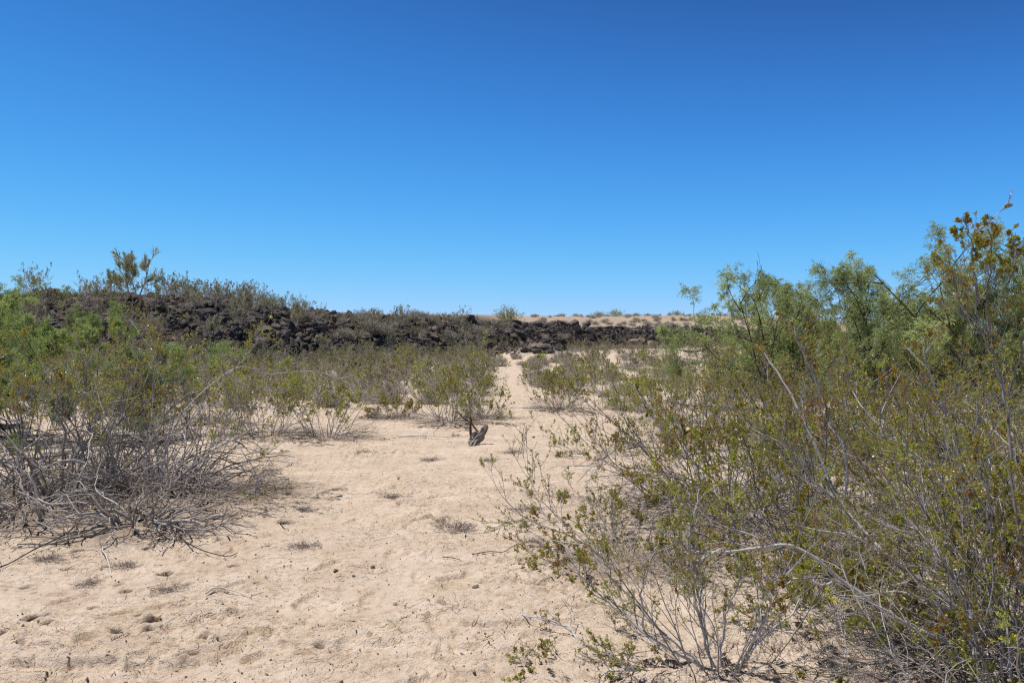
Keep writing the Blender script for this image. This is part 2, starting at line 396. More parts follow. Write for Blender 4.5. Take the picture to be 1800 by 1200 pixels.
# ------------------------------------------------------------------ plants (all in local coordinates, base at the origin)
def creosote(seed, H=1.8, base=.25, nst=22, tilt=(4, 48), lean=(0, 0), k1=5, k2=5, k3=3, leaf=.014, nodes=7, sides=4,
             r0=.011, leafy=.55, tint=.45, limbs=(), keep=.9, bare_low=.3, trop=.35, fold=2, tiny=.0012, limb_r=.88):
    """upright many-stemmed bush: returns the wood by stem id, and the foliage"""
    leafy = min(leafy * 1.6, .95); leaf = leaf * 1.08; nodes = nodes + 2
    rng = np.random.default_rng(seed)
    phi = rng.uniform(0, 2 * np.pi, nst); th = np.radians(rng.uniform(*tilt, nst))
    D = np.stack([np.sin(th) * np.cos(phi) + lean[0], np.sin(th) * np.sin(phi) + lean[1], np.cos(th)], -1)
    rr = base * np.sqrt(rng.random(nst))
    P = np.stack([rr * np.cos(phi), rr * np.sin(phi), np.full(nst, -.03)], -1)
    L = H / np.maximum(np.cos(th), .55) * rng.uniform(.60, 1.0, nst) * .84
    S0 = grow(rng, P, D, L, 12, .105, trop, .02)
    sid = np.arange(nst)
    rad0 = .68 * r0 * rng.uniform(.6, 1.1, nst)
    wood = [[] for _ in range(nst + len(limbs))]
    def put(pts, ra, rb, s, m, tn):
        V, F, T = tubes(pts, taper(ra, rb, pts.shape[1], len(pts)), m, tn)
        return (pts.shape[0], pts.shape[1], m, V, F, T, s)
    store = [put(S0, rad0, rad0 * .3, sid, sides + 1, rng.normal(.5, .18, nst))]
    sets = [(S0, L, sid, rad0)]
    for q, (ctrl, ra, rb, *tone) in enumerate(limbs):
        p = smooth_path(ctrl, 30)[None]
        p = p + np.cumsum(rng.normal(0, .0075, p.shape), 1) * .6; ra = ra * limb_r
        ll = np.array([np.linalg.norm(np.diff(p[0], axis=0), axis=1).sum()])
        s = np.array([nst + q])
        store.append(put(p, np.array([ra]), np.array([rb]), s, 7, np.array(tone or [.82])))
        sets.append((p, np.minimum(ll, H * .8) * .6, s, np.array([ra * .7])))
    leaves = []
    sets2 = []
    for pts, LL, ss, rd in sets:
        B = len(pts)
        P1, D1, L1, s1, i1 = spawn(rng, pts, LL, k1 * (2.0 if B == 1 else 1), bare_low, .98, 34, 10, .48, ss)
        b1 = grow(rng, P1, D1, L1, 7, .10, .35, .01); r1 = np.minimum(rd[i1] * .55, .006)
        store.append(put(b1, r1, r1 * .35, s1, sides, rng.normal(.48, .2, len(b1))))
        sets2.append((b1, L1, s1, r1))
    b1 = np.concatenate([a[0] for a in sets2]); L1 = np.concatenate([a[1] for a in sets2]); s1 = np.concatenate([a[2] for a in sets2]); r1 = np.concatenate([a[3] for a in sets2])
    br_t = rng.normal(0, .13, len(b1)); br_on = rng.random(len(b1)) < keep
    P2, D2, L2, s2, i2 = spawn(rng, b1, L1, k2, .2, 1., 34, 11, .5, s1)
    b2 = grow(rng, P2, D2, L2, 5, .12, .35, .01); r2 = np.maximum(r1[i2] * .5, tiny)
    store.append(put(b2, r2, np.full(len(b2), tiny * .7), s2, 3, rng.normal(.42, .2, len(b2))))
    t2 = br_t[i2]; on2 = br_on[i2]
    P3, D3, L3, s3, i3 = spawn(rng, b2, L2, k3, .25, 1., 36, 12, .55, s2)
    b3 = grow(rng, P3, D3, L3, 3, .13, .3, .01)
    store.append(put(b3, np.full(len(b3), tiny), np.full(len(b3), tiny * .6), s3, 3, rng.normal(.38, .2, len(b3))))
    on3 = on2[i3] & (rng.random(len(b2)) < .8)[i3]
    for pts, tt, on, lo in ((b2, t2, on2, .55), (b3, t2[i3], on3, .25)):
        pts = pts[on]; tt = tt[on]
        if not len(pts): continue
        B, n = pts.shape[0], pts.shape[1] - 1
        f = rng.uniform(lo, 1., (B, nodes)) * n; i = np.minimum(f.astype(int), n - 1); w = (f - i)[..., None]
        bi = np.arange(B)[:, None]
        a, b = pts[bi, i], pts[bi, i + 1]
        P = (a * (1 - w) + b * w).reshape(-1, 3); T = nrm(b - a).reshape(-1, 3)
        m = rng.random(len(P)) < leafy
        P, T = P[m], T[m]; tl = np.repeat(tt, nodes)[m]
        side = perp(rng, T)
        for sgn in ((1, -1) if fold == 2 else (1,)):
            D = nrm(T * .55 + sgn * side * .75 + rng.normal(0, .18, T.shape) + np.array([0, 0, .12]))
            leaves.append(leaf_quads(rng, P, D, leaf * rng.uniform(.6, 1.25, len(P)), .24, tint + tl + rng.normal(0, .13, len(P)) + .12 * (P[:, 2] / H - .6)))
    return store, leaves, nst + len(limbs)

def dead_skirt(seed, n=20, L=.9, tilt=(50, 100), base=.25, wob=.16, droop=-1.1, k=4, r0=.008, floor=.01, sides=4, lift=.05, k2=3):
    """bare arching branches that sink back onto the sand"""
    rng = np.random.default_rng(seed)
    phi = rng.uniform(0, 2 * np.pi, n); th = np.radians(rng.uniform(*tilt, n))
    D = np.stack([np.sin(th) * np.cos(phi), np.sin(th) * np.sin(phi), np.cos(th)], -1)
    rr = base * np.sqrt(rng.random(n))
    P = np.stack([rr * np.cos(phi), rr * np.sin(phi), lift * rng.random(n)], -1)
    LL = L * rng.uniform(.5, 1.15, n)
    s0 = grow(rng, P, D, LL, 12, wob, droop, floor); ra = r0 * rng.uniform(.5, 1.15, n)
    sid = np.arange(n)
    out = [tubes(s0, taper(ra, ra * .4, 13, n), sides + 1, rng.normal(.55, .22, n))]
    P1, D1, L1, s1, i1 = spawn(rng, s0, LL, k, .2, 1., 42, 14, .5, sid)
    b1 = grow(rng, P1, D1, L1, 6, wob * 1.2, droop * .3, floor); r1 = ra[i1] * .5
    out.append(tubes(b1, taper(r1, r1 * .4, 7, len(b1)), sides, rng.normal(.52, .24, len(b1))))
    P2, D2, L2, s2, i2 = spawn(rng, b1, L1, k2, .2, 1., 42, 14, .55, s1)
    b2 = grow(rng, P2, D2, L2, 4, wob * 1.3, droop * .2, floor); r2 = np.maximum(r1[i2] * .5, .0009)
    out.append(tubes(b2, taper(r2, r2 * .5, 5, len(b2)), 3, rng.normal(.5, .24, len(b2))))
    return join(out)

def split_stems(store, ns):
    """sort the batched tubes by the stem they grow from"""
    per = [[] for _ in range(ns)]
    for B, n, m, V, F, T, s in store:
        V3 = V.reshape(B, n * m, 3); F3 = F.reshape(B, (n - 1) * m, 4) - (np.arange(B) * n * m)[:, None, None]; T3 = T.reshape(B, n * m)
        for k in range(ns):
            w = np.nonzero(s == k)[0]
            if len(w):
                Fk = F3[w] + (np.arange(len(w)) * n * m)[:, None, None]
                per[k].append((V3[w].reshape(-1, 3), Fk.reshape(-1, 4), T3[w].ravel()))
    return [join(p) for p in per if p]

def whole(store):
    return join([(V, F, T) for B, n, m, V, F, T, s in store])

def pinnate(rng, P, D, length, tint, pairs=6, lf=.016, lw=.22):
    """feathery compound leaves: two pinnae of small leaflets at each point"""
    out = []
    side = perp(rng, D)
    for sg in (1, -1):
        X = nrm(D * .7 + sg * side * .55 + rng.normal(0, .15, D.shape) + np.array([0, 0, -.25]))
        Y = perp(rng, X)
        for q in range(pairs):
            f = (q + 1) / pairs
            Q = P + X * (length * f)[:, None] + np.array([0, 0, -1]) * (length * .25 * f * f)[:, None]
            for s2 in (1, -1):
                Dl = nrm(X * .5 + s2 * Y * .9 + rng.normal(0, .12, X.shape))
                out.append(leaf_quads(rng, Q, Dl, np.full(len(Q), lf), lw, tint + rng.normal(0, .09, len(Q))))
    return out

def mesquite(seed, H=2.8, nst=5, tilt=(15, 55), leaf=.085, n_leaf=5, k1=6, k2=5, k3=3, r0=.022, tint=.5, pairs=5, lf=.02, keep=.9, lw=.22):
    rng = np.random.default_rng(seed)
    phi = rng.uniform(0, 2 * np.pi, nst); th = np.radians(rng.uniform(*tilt, nst))
    D = np.stack([np.sin(th) * np.cos(phi), np.sin(th) * np.sin(phi), np.cos(th)], -1)
    P = np.stack([.12 * np.cos(phi), .12 * np.sin(phi), np.full(nst, -.05)], -1)
    L = H / np.maximum(np.cos(th), .6) * rng.uniform(.7, 1.02, nst) * .92
    sid = np.arange(nst)
    s0 = grow(rng, P, D, L, 10, .12, .25); ra = r0 * rng.uniform(.6, 1.1, nst)
    trunk = [tubes(s0, taper(ra, ra * .25, 11, nst), 6, rng.normal(.5, .15, nst))]
    P1, D1, L1, s1, i1 = spawn(rng, s0, L, k1, .2, 1., 45, 13, .5, sid)
    b1 = grow(rng, P1, D1, L1, 7, .13, .25, .1); r1 = ra[i1] * .4
    trunk.append(tubes(b1, taper(r1, r1 * .35, 8, len(b1)), 5, rng.normal(.5, .2, len(b1))))
    P2, D2, L2, s2, i2 = spawn(rng, b1, L1, k2, .15, 1., 42, 13, .55, s1)
    b2 = grow(rng, P2, D2, L2, 5, .14, .3, .1); r2 = np.maximum(r1[i2] * .45, .002)
    trunk.append(tubes(b2, taper(r2, r2 * .5, 6, len(b2)), 3, rng.normal(.5, .2, len(b2))))
    P3, D3, L3, s3, i3 = spawn(rng, b2, L2, k3, .2, 1., 40, 13, .6, s2)
    b3 = grow(rng, P3, D3, L3, 3, .14, .35, .1)
    trunk.append(tubes(b3, taper(.0022, .0016, 4, len(b3)), 3, rng.normal(.45, .2, len(b3))))
    br_t = rng.normal(0, .14, len(b1)); on = rng.random(len(b1)) < keep
    leaves = []
    for pts, par in ((b2, i2), (b3, i2[i3])):
        ok = on[par]; pts = pts[ok]; tt = br_t[par][ok]
        B, n = pts.shape[0], pts.shape[1] - 1
        f = rng.uniform(.25, 1., (B, n_leaf)) * n; i = np.minimum(f.astype(int), n - 1); w = (f - i)[..., None]
        bi = np.arange(B)[:, None]; a, b = pts[bi, i], pts[bi, i + 1]
        Q = (a * (1 - w) + b * w).reshape(-1, 3); T = nrm(b - a).reshape(-1, 3)
        Dq = nrm(T * .5 + perp(rng, T) * .8)
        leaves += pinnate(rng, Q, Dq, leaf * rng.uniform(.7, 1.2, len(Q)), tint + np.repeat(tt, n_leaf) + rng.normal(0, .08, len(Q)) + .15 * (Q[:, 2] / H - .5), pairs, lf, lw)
    tr, lv = join(trunk), join(leaves)
    f = H / np.percentile(lv[0][:, 2], 99.9)
    return (tr[0] * f, tr[1], tr[2]), (lv[0] * f, lv[1], lv[2])

def palo_verde(seed, H=3.9):
    """bare trunk that forks, fine broom-like twigs at the ends"""
    rng = np.random.default_rng(seed)
    trunk, broom = [], []
    lean = [(-1.25, .1, 1.05), (-.35, .2, 1.2), (.65, -.2, 1.15), (-1.9, 0, .8)]
    lens = [.86, .86, .9, .7]
    P = np.array([[-.05, 0, -.1], [0, .05, -.1], [.06, 0, -.1], [-.1, 0, -.1]]); D = np.array(lean) * np.array([[.45, 1, 1]] * 4)
    L = H * np.array(lens); sid = np.arange(4)
    s0 = grow(rng, P, D, L * .8, 10, .09, .3); ra = np.array([.06, .05, .055, .035])
    trunk.append(tubes(s0, taper(ra, ra * .3, 11, 4), 6, rng.normal(.6, .1, 4)))
    P1, D1, L1, s1, i1 = spawn(rng, s0, L, 9, .42, 1., 34, 12, .34, sid)
    b1 = grow(rng, P1, D1, L1, 6, .10, .5); r1 = ra[i1] * .35
    trunk.append(tubes(b1, taper(r1, r1 * .4, 7, len(b1)), 4, rng.normal(.5, .2, len(b1))))
    P2, D2, L2, s2, i2 = spawn(rng, b1, L1, 13, .3, 1., 26, 9, .6, s1)
    b2 = grow(rng, P2, D2, L2, 4, .08, .35)
    broom.append(tubes(b2, taper(.015, .010, 5, len(b2)), 3, rng.normal(.8, .25, len(b2))))
    P3, D3, L3, s3, i3 = spawn(rng, b2, L2, 8, .2, 1., 30, 11, .8, s2)
    b3 = grow(rng, P3, D3, L3, 3, .09, .2)
    broom.append(tubes(b3, taper(.011, .007, 4, len(b3)), 3, rng.normal(.85, .25, len(b3))))
    return join(trunk), join(broom)

def dome(seed, Rr=.5, n=60, k1=5, k2=4, r0=.004, leaf=.02, nleaf=2, leafy=.3, tiny=.0012, zsc=.9, tint=.5):
    """low twiggy dome (bursage-like), mostly bare"""
    rng = np.random.default_rng(seed)
    phi = rng.uniform(0, 2 * np.pi, n); th = np.arccos(rng.uniform(.12, 1, n))
    D = np.stack([np.sin(th) * np.cos(phi), np.sin(th) * np.sin(phi), np.cos(th)], -1)
    P = D * .04 * np.array([1, 1, 0]); L = Rr * rng.uniform(.6, 1.1, n); sid = np.arange(n)
    s0 = grow(rng, P, D, L, 6, .12, .1, .01); ra = np.full(n, r0)
    out = [tubes(s0, taper(ra, ra * .4, 7, n), 3, rng.normal(.5, .2, n))]
    P1, D1, L1, s1, i1 = spawn(rng, s0, L, k1, .25, 1., 40, 12, .5, sid)
    b1 = grow(rng, P1, D1, L1, 4, .15, .2, .01)
    out.append(tubes(b1, taper(max(r0 * .5, tiny), tiny, 5, len(b1)), 3, rng.normal(.5, .22, len(b1))))
    P2, D2, L2, s2, i2 = spawn(rng, b1, L1, k2, .2, 1., 40, 12, .6, s1)
    b2 = grow(rng, P2, D2, L2, 3, .15, .2, .01)
    out.append(tubes(b2, taper(tiny, tiny * .7, 4, len(b2)), 3, rng.normal(.5, .22, len(b2))))
    lv = []
    i = rng.integers(0, 4, (len(b2), nleaf)); Q = b2[np.arange(len(b2))[:, None], i].reshape(-1, 3)
    Q = Q[rng.random(len(Q)) < leafy]
    if len(Q):
        lv = [leaf_quads(rng, Q, nrm(rng.normal(size=Q.shape) + np.array([0, 0, .5])), leaf * rng.uniform(.6, 1.2, len(Q)), .28, tint + rng.normal(0, .2, len(Q)))]
    V, F, T = join(out); V = V * np.array([1, 1, zsc])
    if lv: lv = [(lv[0][0] * np.array([1, 1, zsc]), lv[0][1], lv[0][2])]
    return (V, F, T), lv

# ------------------------------------------------------------------ world, sun, camera
SUN_EL, SUN_AZ = 70.0, -72.0        # azimuth from the view direction, negative = to the left
world = bpy.data.worlds.new('World'); scene.world = world; world.use_nodes = True
wn = world.node_tree
for n_ in list(wn.nodes): wn.nodes.remove(n_)
wo = wn.nodes.new('ShaderNodeOutputWorld'); bg = wn.nodes.new('ShaderNodeBackground'); sky = wn.nodes.new('ShaderNodeTexSky')
sky.sky_type = 'NISHITA'; sky.sun_disc = False
sky.sun_elevation = R(SUN_EL); sky.sun_rotation = R(SUN_AZ)
sky.altitude = 300; sky.air_density = 1.0; sky.dust_density = 0; sky.ozone_density = 1.0
SKY = .08
# film response of the photograph's blue: a shoulder per channel over the physical sky
sc_ = wn.nodes.new('ShaderNodeSeparateColor'); cc_ = wn.nodes.new('ShaderNodeCombineColor')
wn.links.new(sky.outputs[0], sc_.inputs[0])
def shoulder(src, c0, k):
    e = mth(wn, 'EXPONENT', mth(wn, 'SUBTRACT', c0, mth(wn, 'MULTIPLY', src, k * SKY * 1.075)))
    return mth(wn, 'DIVIDE', mth(wn, 'MAXIMUM', mth(wn, 'SUBTRACT', 1.0, e), .0), SKY)
red = mth(wn, 'MULTIPLY', mth(wn, 'POWER', mth(wn, 'MULTIPLY', sc_.outputs[0], SKY / .143), 1.66), .037 / SKY)
wn.links.new(red, cc_.inputs[0]); wn.links.new(shoulder(sc_.outputs[1], .318, 2.05), cc_.inputs[1]); wn.links.new(shoulder(sc_.outputs[1], 1.5, 9.2), cc_.inputs[2])
wn.links.new(cc_.outputs[0], bg.inputs['Color'])
bg.inputs['Strength'].default_value = SKY
wn.links.new(bg.outputs[0], wo.inputs['Surface'])

sl = bpy.data.lights.new('sun', 'SUN'); sl.energy = 4.9; sl.angle = R(.53); sl.color = (1, .97, .92)
so = bpy.data.objects.new('sun', sl); COL.objects.link(so)
dirv = Vector((math.sin(R(SUN_AZ)) * math.cos(R(SUN_EL)), math.cos(R(SUN_AZ)) * math.cos(R(SUN_EL)), math.sin(R(SUN_EL))))
so.rotation_euler = dirv.to_track_quat('Z', 'Y').to_euler(); so.location = dirv * 60

cam = bpy.data.cameras.new('camera'); co = bpy.data.objects.new('camera', cam); COL.objects.link(co)
cam.sensor_width = 36; cam.lens = 30; cam.clip_start = .05; cam.clip_end = 6000
co.location = (0, 0, EYE); co.rotation_euler = (R(90), 0, 0)
scene.camera = co
scene.view_settings.view_transform = 'Standard'; scene.view_settings.look = 'None'; scene.view_settings.exposure = 0
scene.cycles.use_denoising = False; scene.cycles.filter_width = 1.25; scene.cycles.sample_clamp_indirect = 4.0
scene.cycles.max_bounces = 8; scene.cycles.diffuse_bounces = 6; scene.cycles.glossy_bounces = 2; scene.cycles.transmission_bounces = 3

# ------------------------------------------------------------------ ground sheet
def axis(fine0, fine1, step, far, growth, cap, cap_end):
    a = list(np.arange(fine0, fine1, step)); s = step
    while a[-1] < cap_end: s = min(s * growth, cap); a.append(a[-1] + s)
    while a[-1] < far: s *= 1.6; a.append(a[-1] + s)
    return a
xp = axis(0, 4.3, .015, 3500, 1.05, .75, 85)
xs = np.array([-v for v in xp[:0:-1]] + xp)
yp = axis(3.5, 8.4, .015, 5000, 1.03, .6, 175)
ys = np.array([-3000, -1200, -500, -200, -80, -40, -20, -10, -5, -2, 0, 1, 1.8, 2.4, 2.8, 3.0, 3.2, 3.4] + yp)
GX, GY = np.meshgrid(xs, ys)
GZ = ground_z(GX.ravel(), GY.ravel()).reshape(GX.shape)
nx, ny = len(xs), len(ys)
V = np.stack([GX.ravel(), GY.ravel(), GZ.ravel()], -1)
ii = (np.arange(ny - 1)[:, None] * nx + np.arange(nx - 1)[None]).ravel()
gme = build_mesh('ground', V, np.stack([ii, ii + 1, ii + nx + 1, ii + nx], -1), M['ground'], smooth=True)
LITTER = []     # x, y, radius, strength: filled as plants are placed

# ------------------------------------------------------------------ near and middle plants, each its own
def plant(name, label, cat, x, y, wood=None, leaves=None, leafmat=None, barkmat=None, stems=None, dead=None, group=None, rot=0.0, z=None, deadmat='grey_twig', litter=None):
    o = link(name, None, loc=(x, y, gz(x, y) if z is None else z)); o.rotation_euler.z = rot
    o.empty_display_size = .2
    tag(o, label, cat, group)
    if stems:
        for s in stems: link('stem', build_mesh('stem', *s[:2], M[barkmat], s[2], True), o)
    if wood is not None: link('branchwork', build_mesh('branchwork', *wood[:2], M[barkmat], wood[2], True), o)
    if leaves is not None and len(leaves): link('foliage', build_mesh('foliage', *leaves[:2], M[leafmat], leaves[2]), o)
    if dead is not None: link('dead_branchwork', build_mesh('dead_branchwork', *dead[:2], M[deadmat], dead[2], True), o)
    if litter: LITTER.append((x, y, litter[0], litter[1]))
    return o

def gloc(px, py):
    x, y = g2(px, py); return x, y

def loc_limbs(x, y, z, limbs):
    o = np.array([x, y, z]); return [([np.asarray(p) - o for p in c], *k) for c, *k in limbs]

def big_creosote(label, x, y, dead=None, limbs=(), litter=(.9, .6), group=None, split=True, **kw):
    z = gz(x, y)
    st, lv, ns = creosote(limbs=loc_limbs(x, y, z, limbs), **kw)
    return plant('creosote_bush', label, 'bush', x, y, wood=None if split else whole(st), stems=split_stems(st, ns) if split else None,
                 leaves=join(lv), leafmat='creosote_leaf', barkmat='pale_bark', dead=dead, group=group, z=z, litter=litter)

# --- right foreground
A = at
def G(px, py, h=.03):
    d = (EYE - h) * F_PX / (py - CY); return A(px, py, d)

limbs1 = [
    ([A(1835, 1180, 4.1), A(1700, 1080, 4.1), A(1600, 1005, 4.2), A(1540, 960, 4.3), A(1480, 880, 4.5), A(1430, 770, 4.6), A(1390, 690, 4.7), A(1350, 620, 4.8)], .016, .004),
    ([A(1482, 884, 4.5), A(1478, 800, 4.5), A(1445, 725, 4.55), A(1405, 630, 4.6), A(1388, 570, 4.6)], .008, .003),
    ([A(1840, 1190, 3.95), A(1690, 1140, 3.9), A(1560, 1070, 3.9), A(1490, 1020, 3.9), A(1450, 985, 3.9), A(1400, 953, 3.92), A(1340, 951, 3.95), A(1270, 957, 4.0), A(1215, 962, 4.05)], .014, .004),
    ([A(1492, 1021, 3.9), A(1440, 1028, 3.88), A(1400, 1020, 3.86), A(1358, 1038, 3.85), A(1330, 1070, 3.85)], .007, .003),
    ([A(1850, 1150, 3.5), A(1800, 980, 3.5), A(1785, 830, 3.52), A(1778, 720, 3.55), A(1772, 650, 3.6), A(1740, 590, 3.6), A(1722, 520, 3.6), A(1712, 450, 3.62), A(1722, 390, 3.65)], .0085, .002, .4),
    ([A(1742, 592, 3.6), A(1735, 520, 3.6), A(1745, 450, 3.58), A(1738, 395, 3.58)], .005, .002, .2),
    ([A(1726, 535, 3.6), A(1708, 480, 3.6), A(1706, 430, 3.6), A(1702, 395, 3.6)], .004, .002, .2),
    ([A(1745, 600, 3.6), A(1765, 530, 3.6), A(1772, 470, 3.58), A(1768, 420, 3.58)], .004, .002, .2),
    ([A(1775, 690, 3.55), A(1800, 600, 3.5), A(1812, 510, 3.5), A(1805, 430, 3.5)], .005, .002, .2),
    ([A(1770, 640, 3.6), A(1700, 560, 3.7), A(1668, 500, 3.7), A(1655, 450, 3.7)], .004, .002, .2),
    ([A(1840, 1120, 4.3), A(1760, 960, 4.4), A(1693, 877, 4.5), A(1640, 820, 4.6), A(1580, 775, 4.7), A(1522, 727, 4.8), A(1490, 680, 4.9)], .010, .003),
    ([A(1830, 1100, 4.4), A(1740, 940, 4.4), A(1680, 830, 4.4), A(1640, 720, 4.5), A(1615, 660, 4.5), A(1606, 610, 4.5)], .010, .003),
    ([A(1845, 1190, 3.9), A(1760, 1120, 3.9), A(1735, 1040, 3.95), A(1725, 960, 4.0), A(1650, 940, 4.0), A(1560, 915, 4.05)], .010, .003),
]
big_creosote('tallest foreground creosote bush with a dark top against the sky and long pale limbs', 2.66, 4.15, seed=101,
             H=1.8, base=.34, nst=26, tilt=(3, 40), lean=(-.12, .05), k1=5, k2=5, k3=3, leaf=.0105, nodes=7, r0=.011, leafy=.5, tint=.42, limbs=limbs1,
             dead=join([dead_skirt(102, 90, 1.1, (15, 95), .45, .15, -.7, 5, .006), dead_skirt(103, 30, 1.2, (20, 90), .5, .2, -.8, 3, .010, k2=2)]), litter=(1.3, .8))
big_creosote('dense brownish creosote bush cut off by the edge beside the tallest one', 2.12, 3.5, seed=111,
             H=1.6, base=.22, nst=20, tilt=(2, 24), lean=(.02, .1), k1=6, k2=6, k3=3, leaf=.012, nodes=8, r0=.009, leafy=.6, tint=.5,
             dead=dead_skirt(112, 70, .9, (15, 95), .4, .16, -.7, 5, .005), litter=(1.0, .8))
limbs3 = [
    ([A(1262, 1190, 4.05), A(1190, 1145, 4.05), A(1130, 1102, 4.1), A(1075, 1055, 4.15), A(1020, 1000, 4.2), A(985, 945, 4.25)], .009, .003),
    ([A(1255, 1195, 4.1), A(1185, 1130, 4.15), A(1120, 1060, 4.2), A(1065, 995, 4.3), A(1040, 930, 4.35)], .008, .003),
    ([A(1128, 1104, 4.1), A(1122, 1040, 4.1), A(1135, 985, 4.12), A(1165, 930, 4.15)], .006, .0025),
    ([A(1262, 1195, 4.08), A(1238, 1120, 4.1), A(1225, 1040, 4.12), A(1225, 960, 4.15), A(1240, 880, 4.2)], .009, .003),
    ([A(1270, 1195, 4.08), A(1275, 1110, 4.1), A(1300, 1030, 4.12), A(1310, 950, 4.15)], .008, .003),
    ([A(1280, 1195, 4.08), A(1330, 1120, 4.1), A(1390, 1060, 4.12), A(1420, 1000, 4.15)], .008, .003),
    ([G(1235, 1198), G(1150, 1180), G(1090, 1158, .05), G(1030, 1128, .07), G(1000, 1097, .10), G(950, 1088, .10), G(905, 1080, .08)], .009, .004),
    ([G(1027, 1130, .07), G(975, 1142, .04), G(935, 1172, .03), G(905, 1205, .02)], .006, .003),
    ([G(1280, 1200), G(1210, 1188), G(1140, 1175, .05), G(1060, 1180, .08), G(1030, 1205, .03)], .006, .003),
]
big_creosote('low open creosote bush at the bottom edge with a branch creeping over bare sand', .985, 4.07, seed=121,
             H=1.05, base=.18, nst=18, tilt=(8, 60), lean=(-.02, .22), k1=5, k2=5, k3=3, leaf=.0105, nodes=5, r0=.007, leafy=.36, tint=.52, limbs=limbs3, bare_low=.25,
             dead=dead_skirt(122, 9, .6, (60, 100), .2, .14, -.7, 3, .004), litter=(.7, .4))
x, y = gloc(1290, 905)
limbs_m = [
    ([A(1290, 880, 7.7), A(1240, 835, 7.6), A(1170, 790, 7.5), A(1110, 780, 7.4), A(1050, 800, 7.3), A(1010, 840, 7.2)], .010, .003),
    ([A(1280, 870, 7.7), A(1220, 810, 7.7), A(1160, 775, 7.7), A(1080, 790, 7.7), A(1030, 850, 7.6)], .009, .003),
    ([A(1285, 900, 7.7), A(1290, 830, 7.5), A(1300, 760, 7.4), A(1285, 690, 7.4)], .012, .004),
    ([A(1240, 900, 7.6), A(1225, 830, 7.5), A(1200, 790, 7.4), A(1170, 700, 7.4)], .009, .003)]
big_creosote('wide creosote bush with a dark hollow base and bare grey branches arching over the sand', x, y, seed=131,
             H=1.35, base=.5, nst=34, tilt=(10, 62), k1=5, k2=5, k3=3, leaf=.016, nodes=6, r0=.010, leafy=.45, tint=.42, limbs=limbs_m, bare_low=.35,
             dead=join([dead_skirt(132, 80, 1.3, (30, 95), .6, .16, -.9, 4, .008), dead_skirt(133, 24, 1.2, (25, 90), .6, .2, -.8, 2, .013, k2=2)]), litter=(1.7, 1.0))
x, y = gloc(1100, 985)
big_creosote('knee high creosote clump in front of the wide bush with the dark base', x, y, seed=141,
             H=.8, base=.3, nst=20, tilt=(10, 55), k1=4, k2=4, k3=3, leaf=.014, nodes=6, r0=.006, leafy=.55, tint=.42,
             dead=dead_skirt(142, 22, .6, (50, 100), .35, .16, -.8, 4, .004), litter=(.9, .9))
for (px, py, H, nst, tn, sd, lb) in [
    (1400, 1075, .72, 18, .45, 147, 'short olive creosote clump under the forked end of the long pale limb'),
    (1560, 1085, .85, 24, .42, 148, 'twiggy creosote clump under the middle of the long pale limb'),
    (1690, 1030, 1.0, 26, .40, 149, 'twiggy brown creosote clump between the crossing pale limbs'),
    (1640, 1170, .6, 20, .5, 150, 'short leafy creosote clump at the bottom edge below the pale limbs'),
    (1190, 742, 1.25, 24, .58, 143, 'open yellow green creosote bush where the thicket meets the flats'),
    (1290, 722, 1.5, 26, .52, 144, 'olive creosote bush at the foot of the first mesquite'),
    (1365, 705, 1.6, 26, .48, 145, 'olive creosote bush between the first mesquite and the thicket'),
    (1350, 1010, .95, 24, .42, 146, 'brownish creosote clump behind the pale horizontal limb'),
    (1480, 1130, .62, 20, .48, 139, 'low twiggy creosote clump on the sand right of the low open bush'),
    (1450, 985, 1.25, 26, .38, 151, 'brown tinged creosote bush behind the long pale limb of the tallest bush'),
    (1600, 905, 1.6, 28, .40, 152, 'thick olive creosote bush behind the diagonal pale limbs'),
    (1760, 880, 1.65, 26, .45, 153, 'tall olive creosote bush behind the tallest bush, cut by the photo edge'),
    (1410, 820, 1.62, 28, .46, 154, 'rounded olive creosote bush in front of the first mesquite'),
    (1560, 800, 1.75, 28, .42, 155, 'olive creosote bush in front of the gap between the mesquites'),
    (1230, 770, 1.45, 24, .55, 156, 'yellow green creosote bush at the outer end of the dense thicket'),
    (1330, 760, 1.7, 26, .5, 157, 'green creosote bush just below the first mesquite crown'),
    (1700, 790, 1.7, 26, .45, 158, 'brown green creosote bush below the broad mesquite crown'),
    (1150, 800, .75, 16, .6, 159, 'small sparse yellow green creosote standing on open sand before the thicket'),
    (1035, 800, .62, 12, .62, 160, 'thin low creosote sprig on sand nearest the stump')]:
    x, y = gloc(px, py)
    big_creosote(lb, x, y, seed=sd, H=H, base=.32 if H > 1 else .15, nst=nst, tilt=(4, 46) if H > 1 else (8, 60), k1=5, k2=5 if H > 1 else 3, k3=3, leaf=.018, nodes=5, r0=.010 if H > 1 else .005,
                 leafy=.5 if H > 1 else .42, tint=tn, dead=dead_skirt(sd + 300, 30 if H > 1 else 12, .9 if H > 1 else .45, (40, 95), .35, .16, -.8, 4, .006 if H > 1 else .003), litter=(1.2 if H > 1 else .5, .8 if H > 1 else .3))
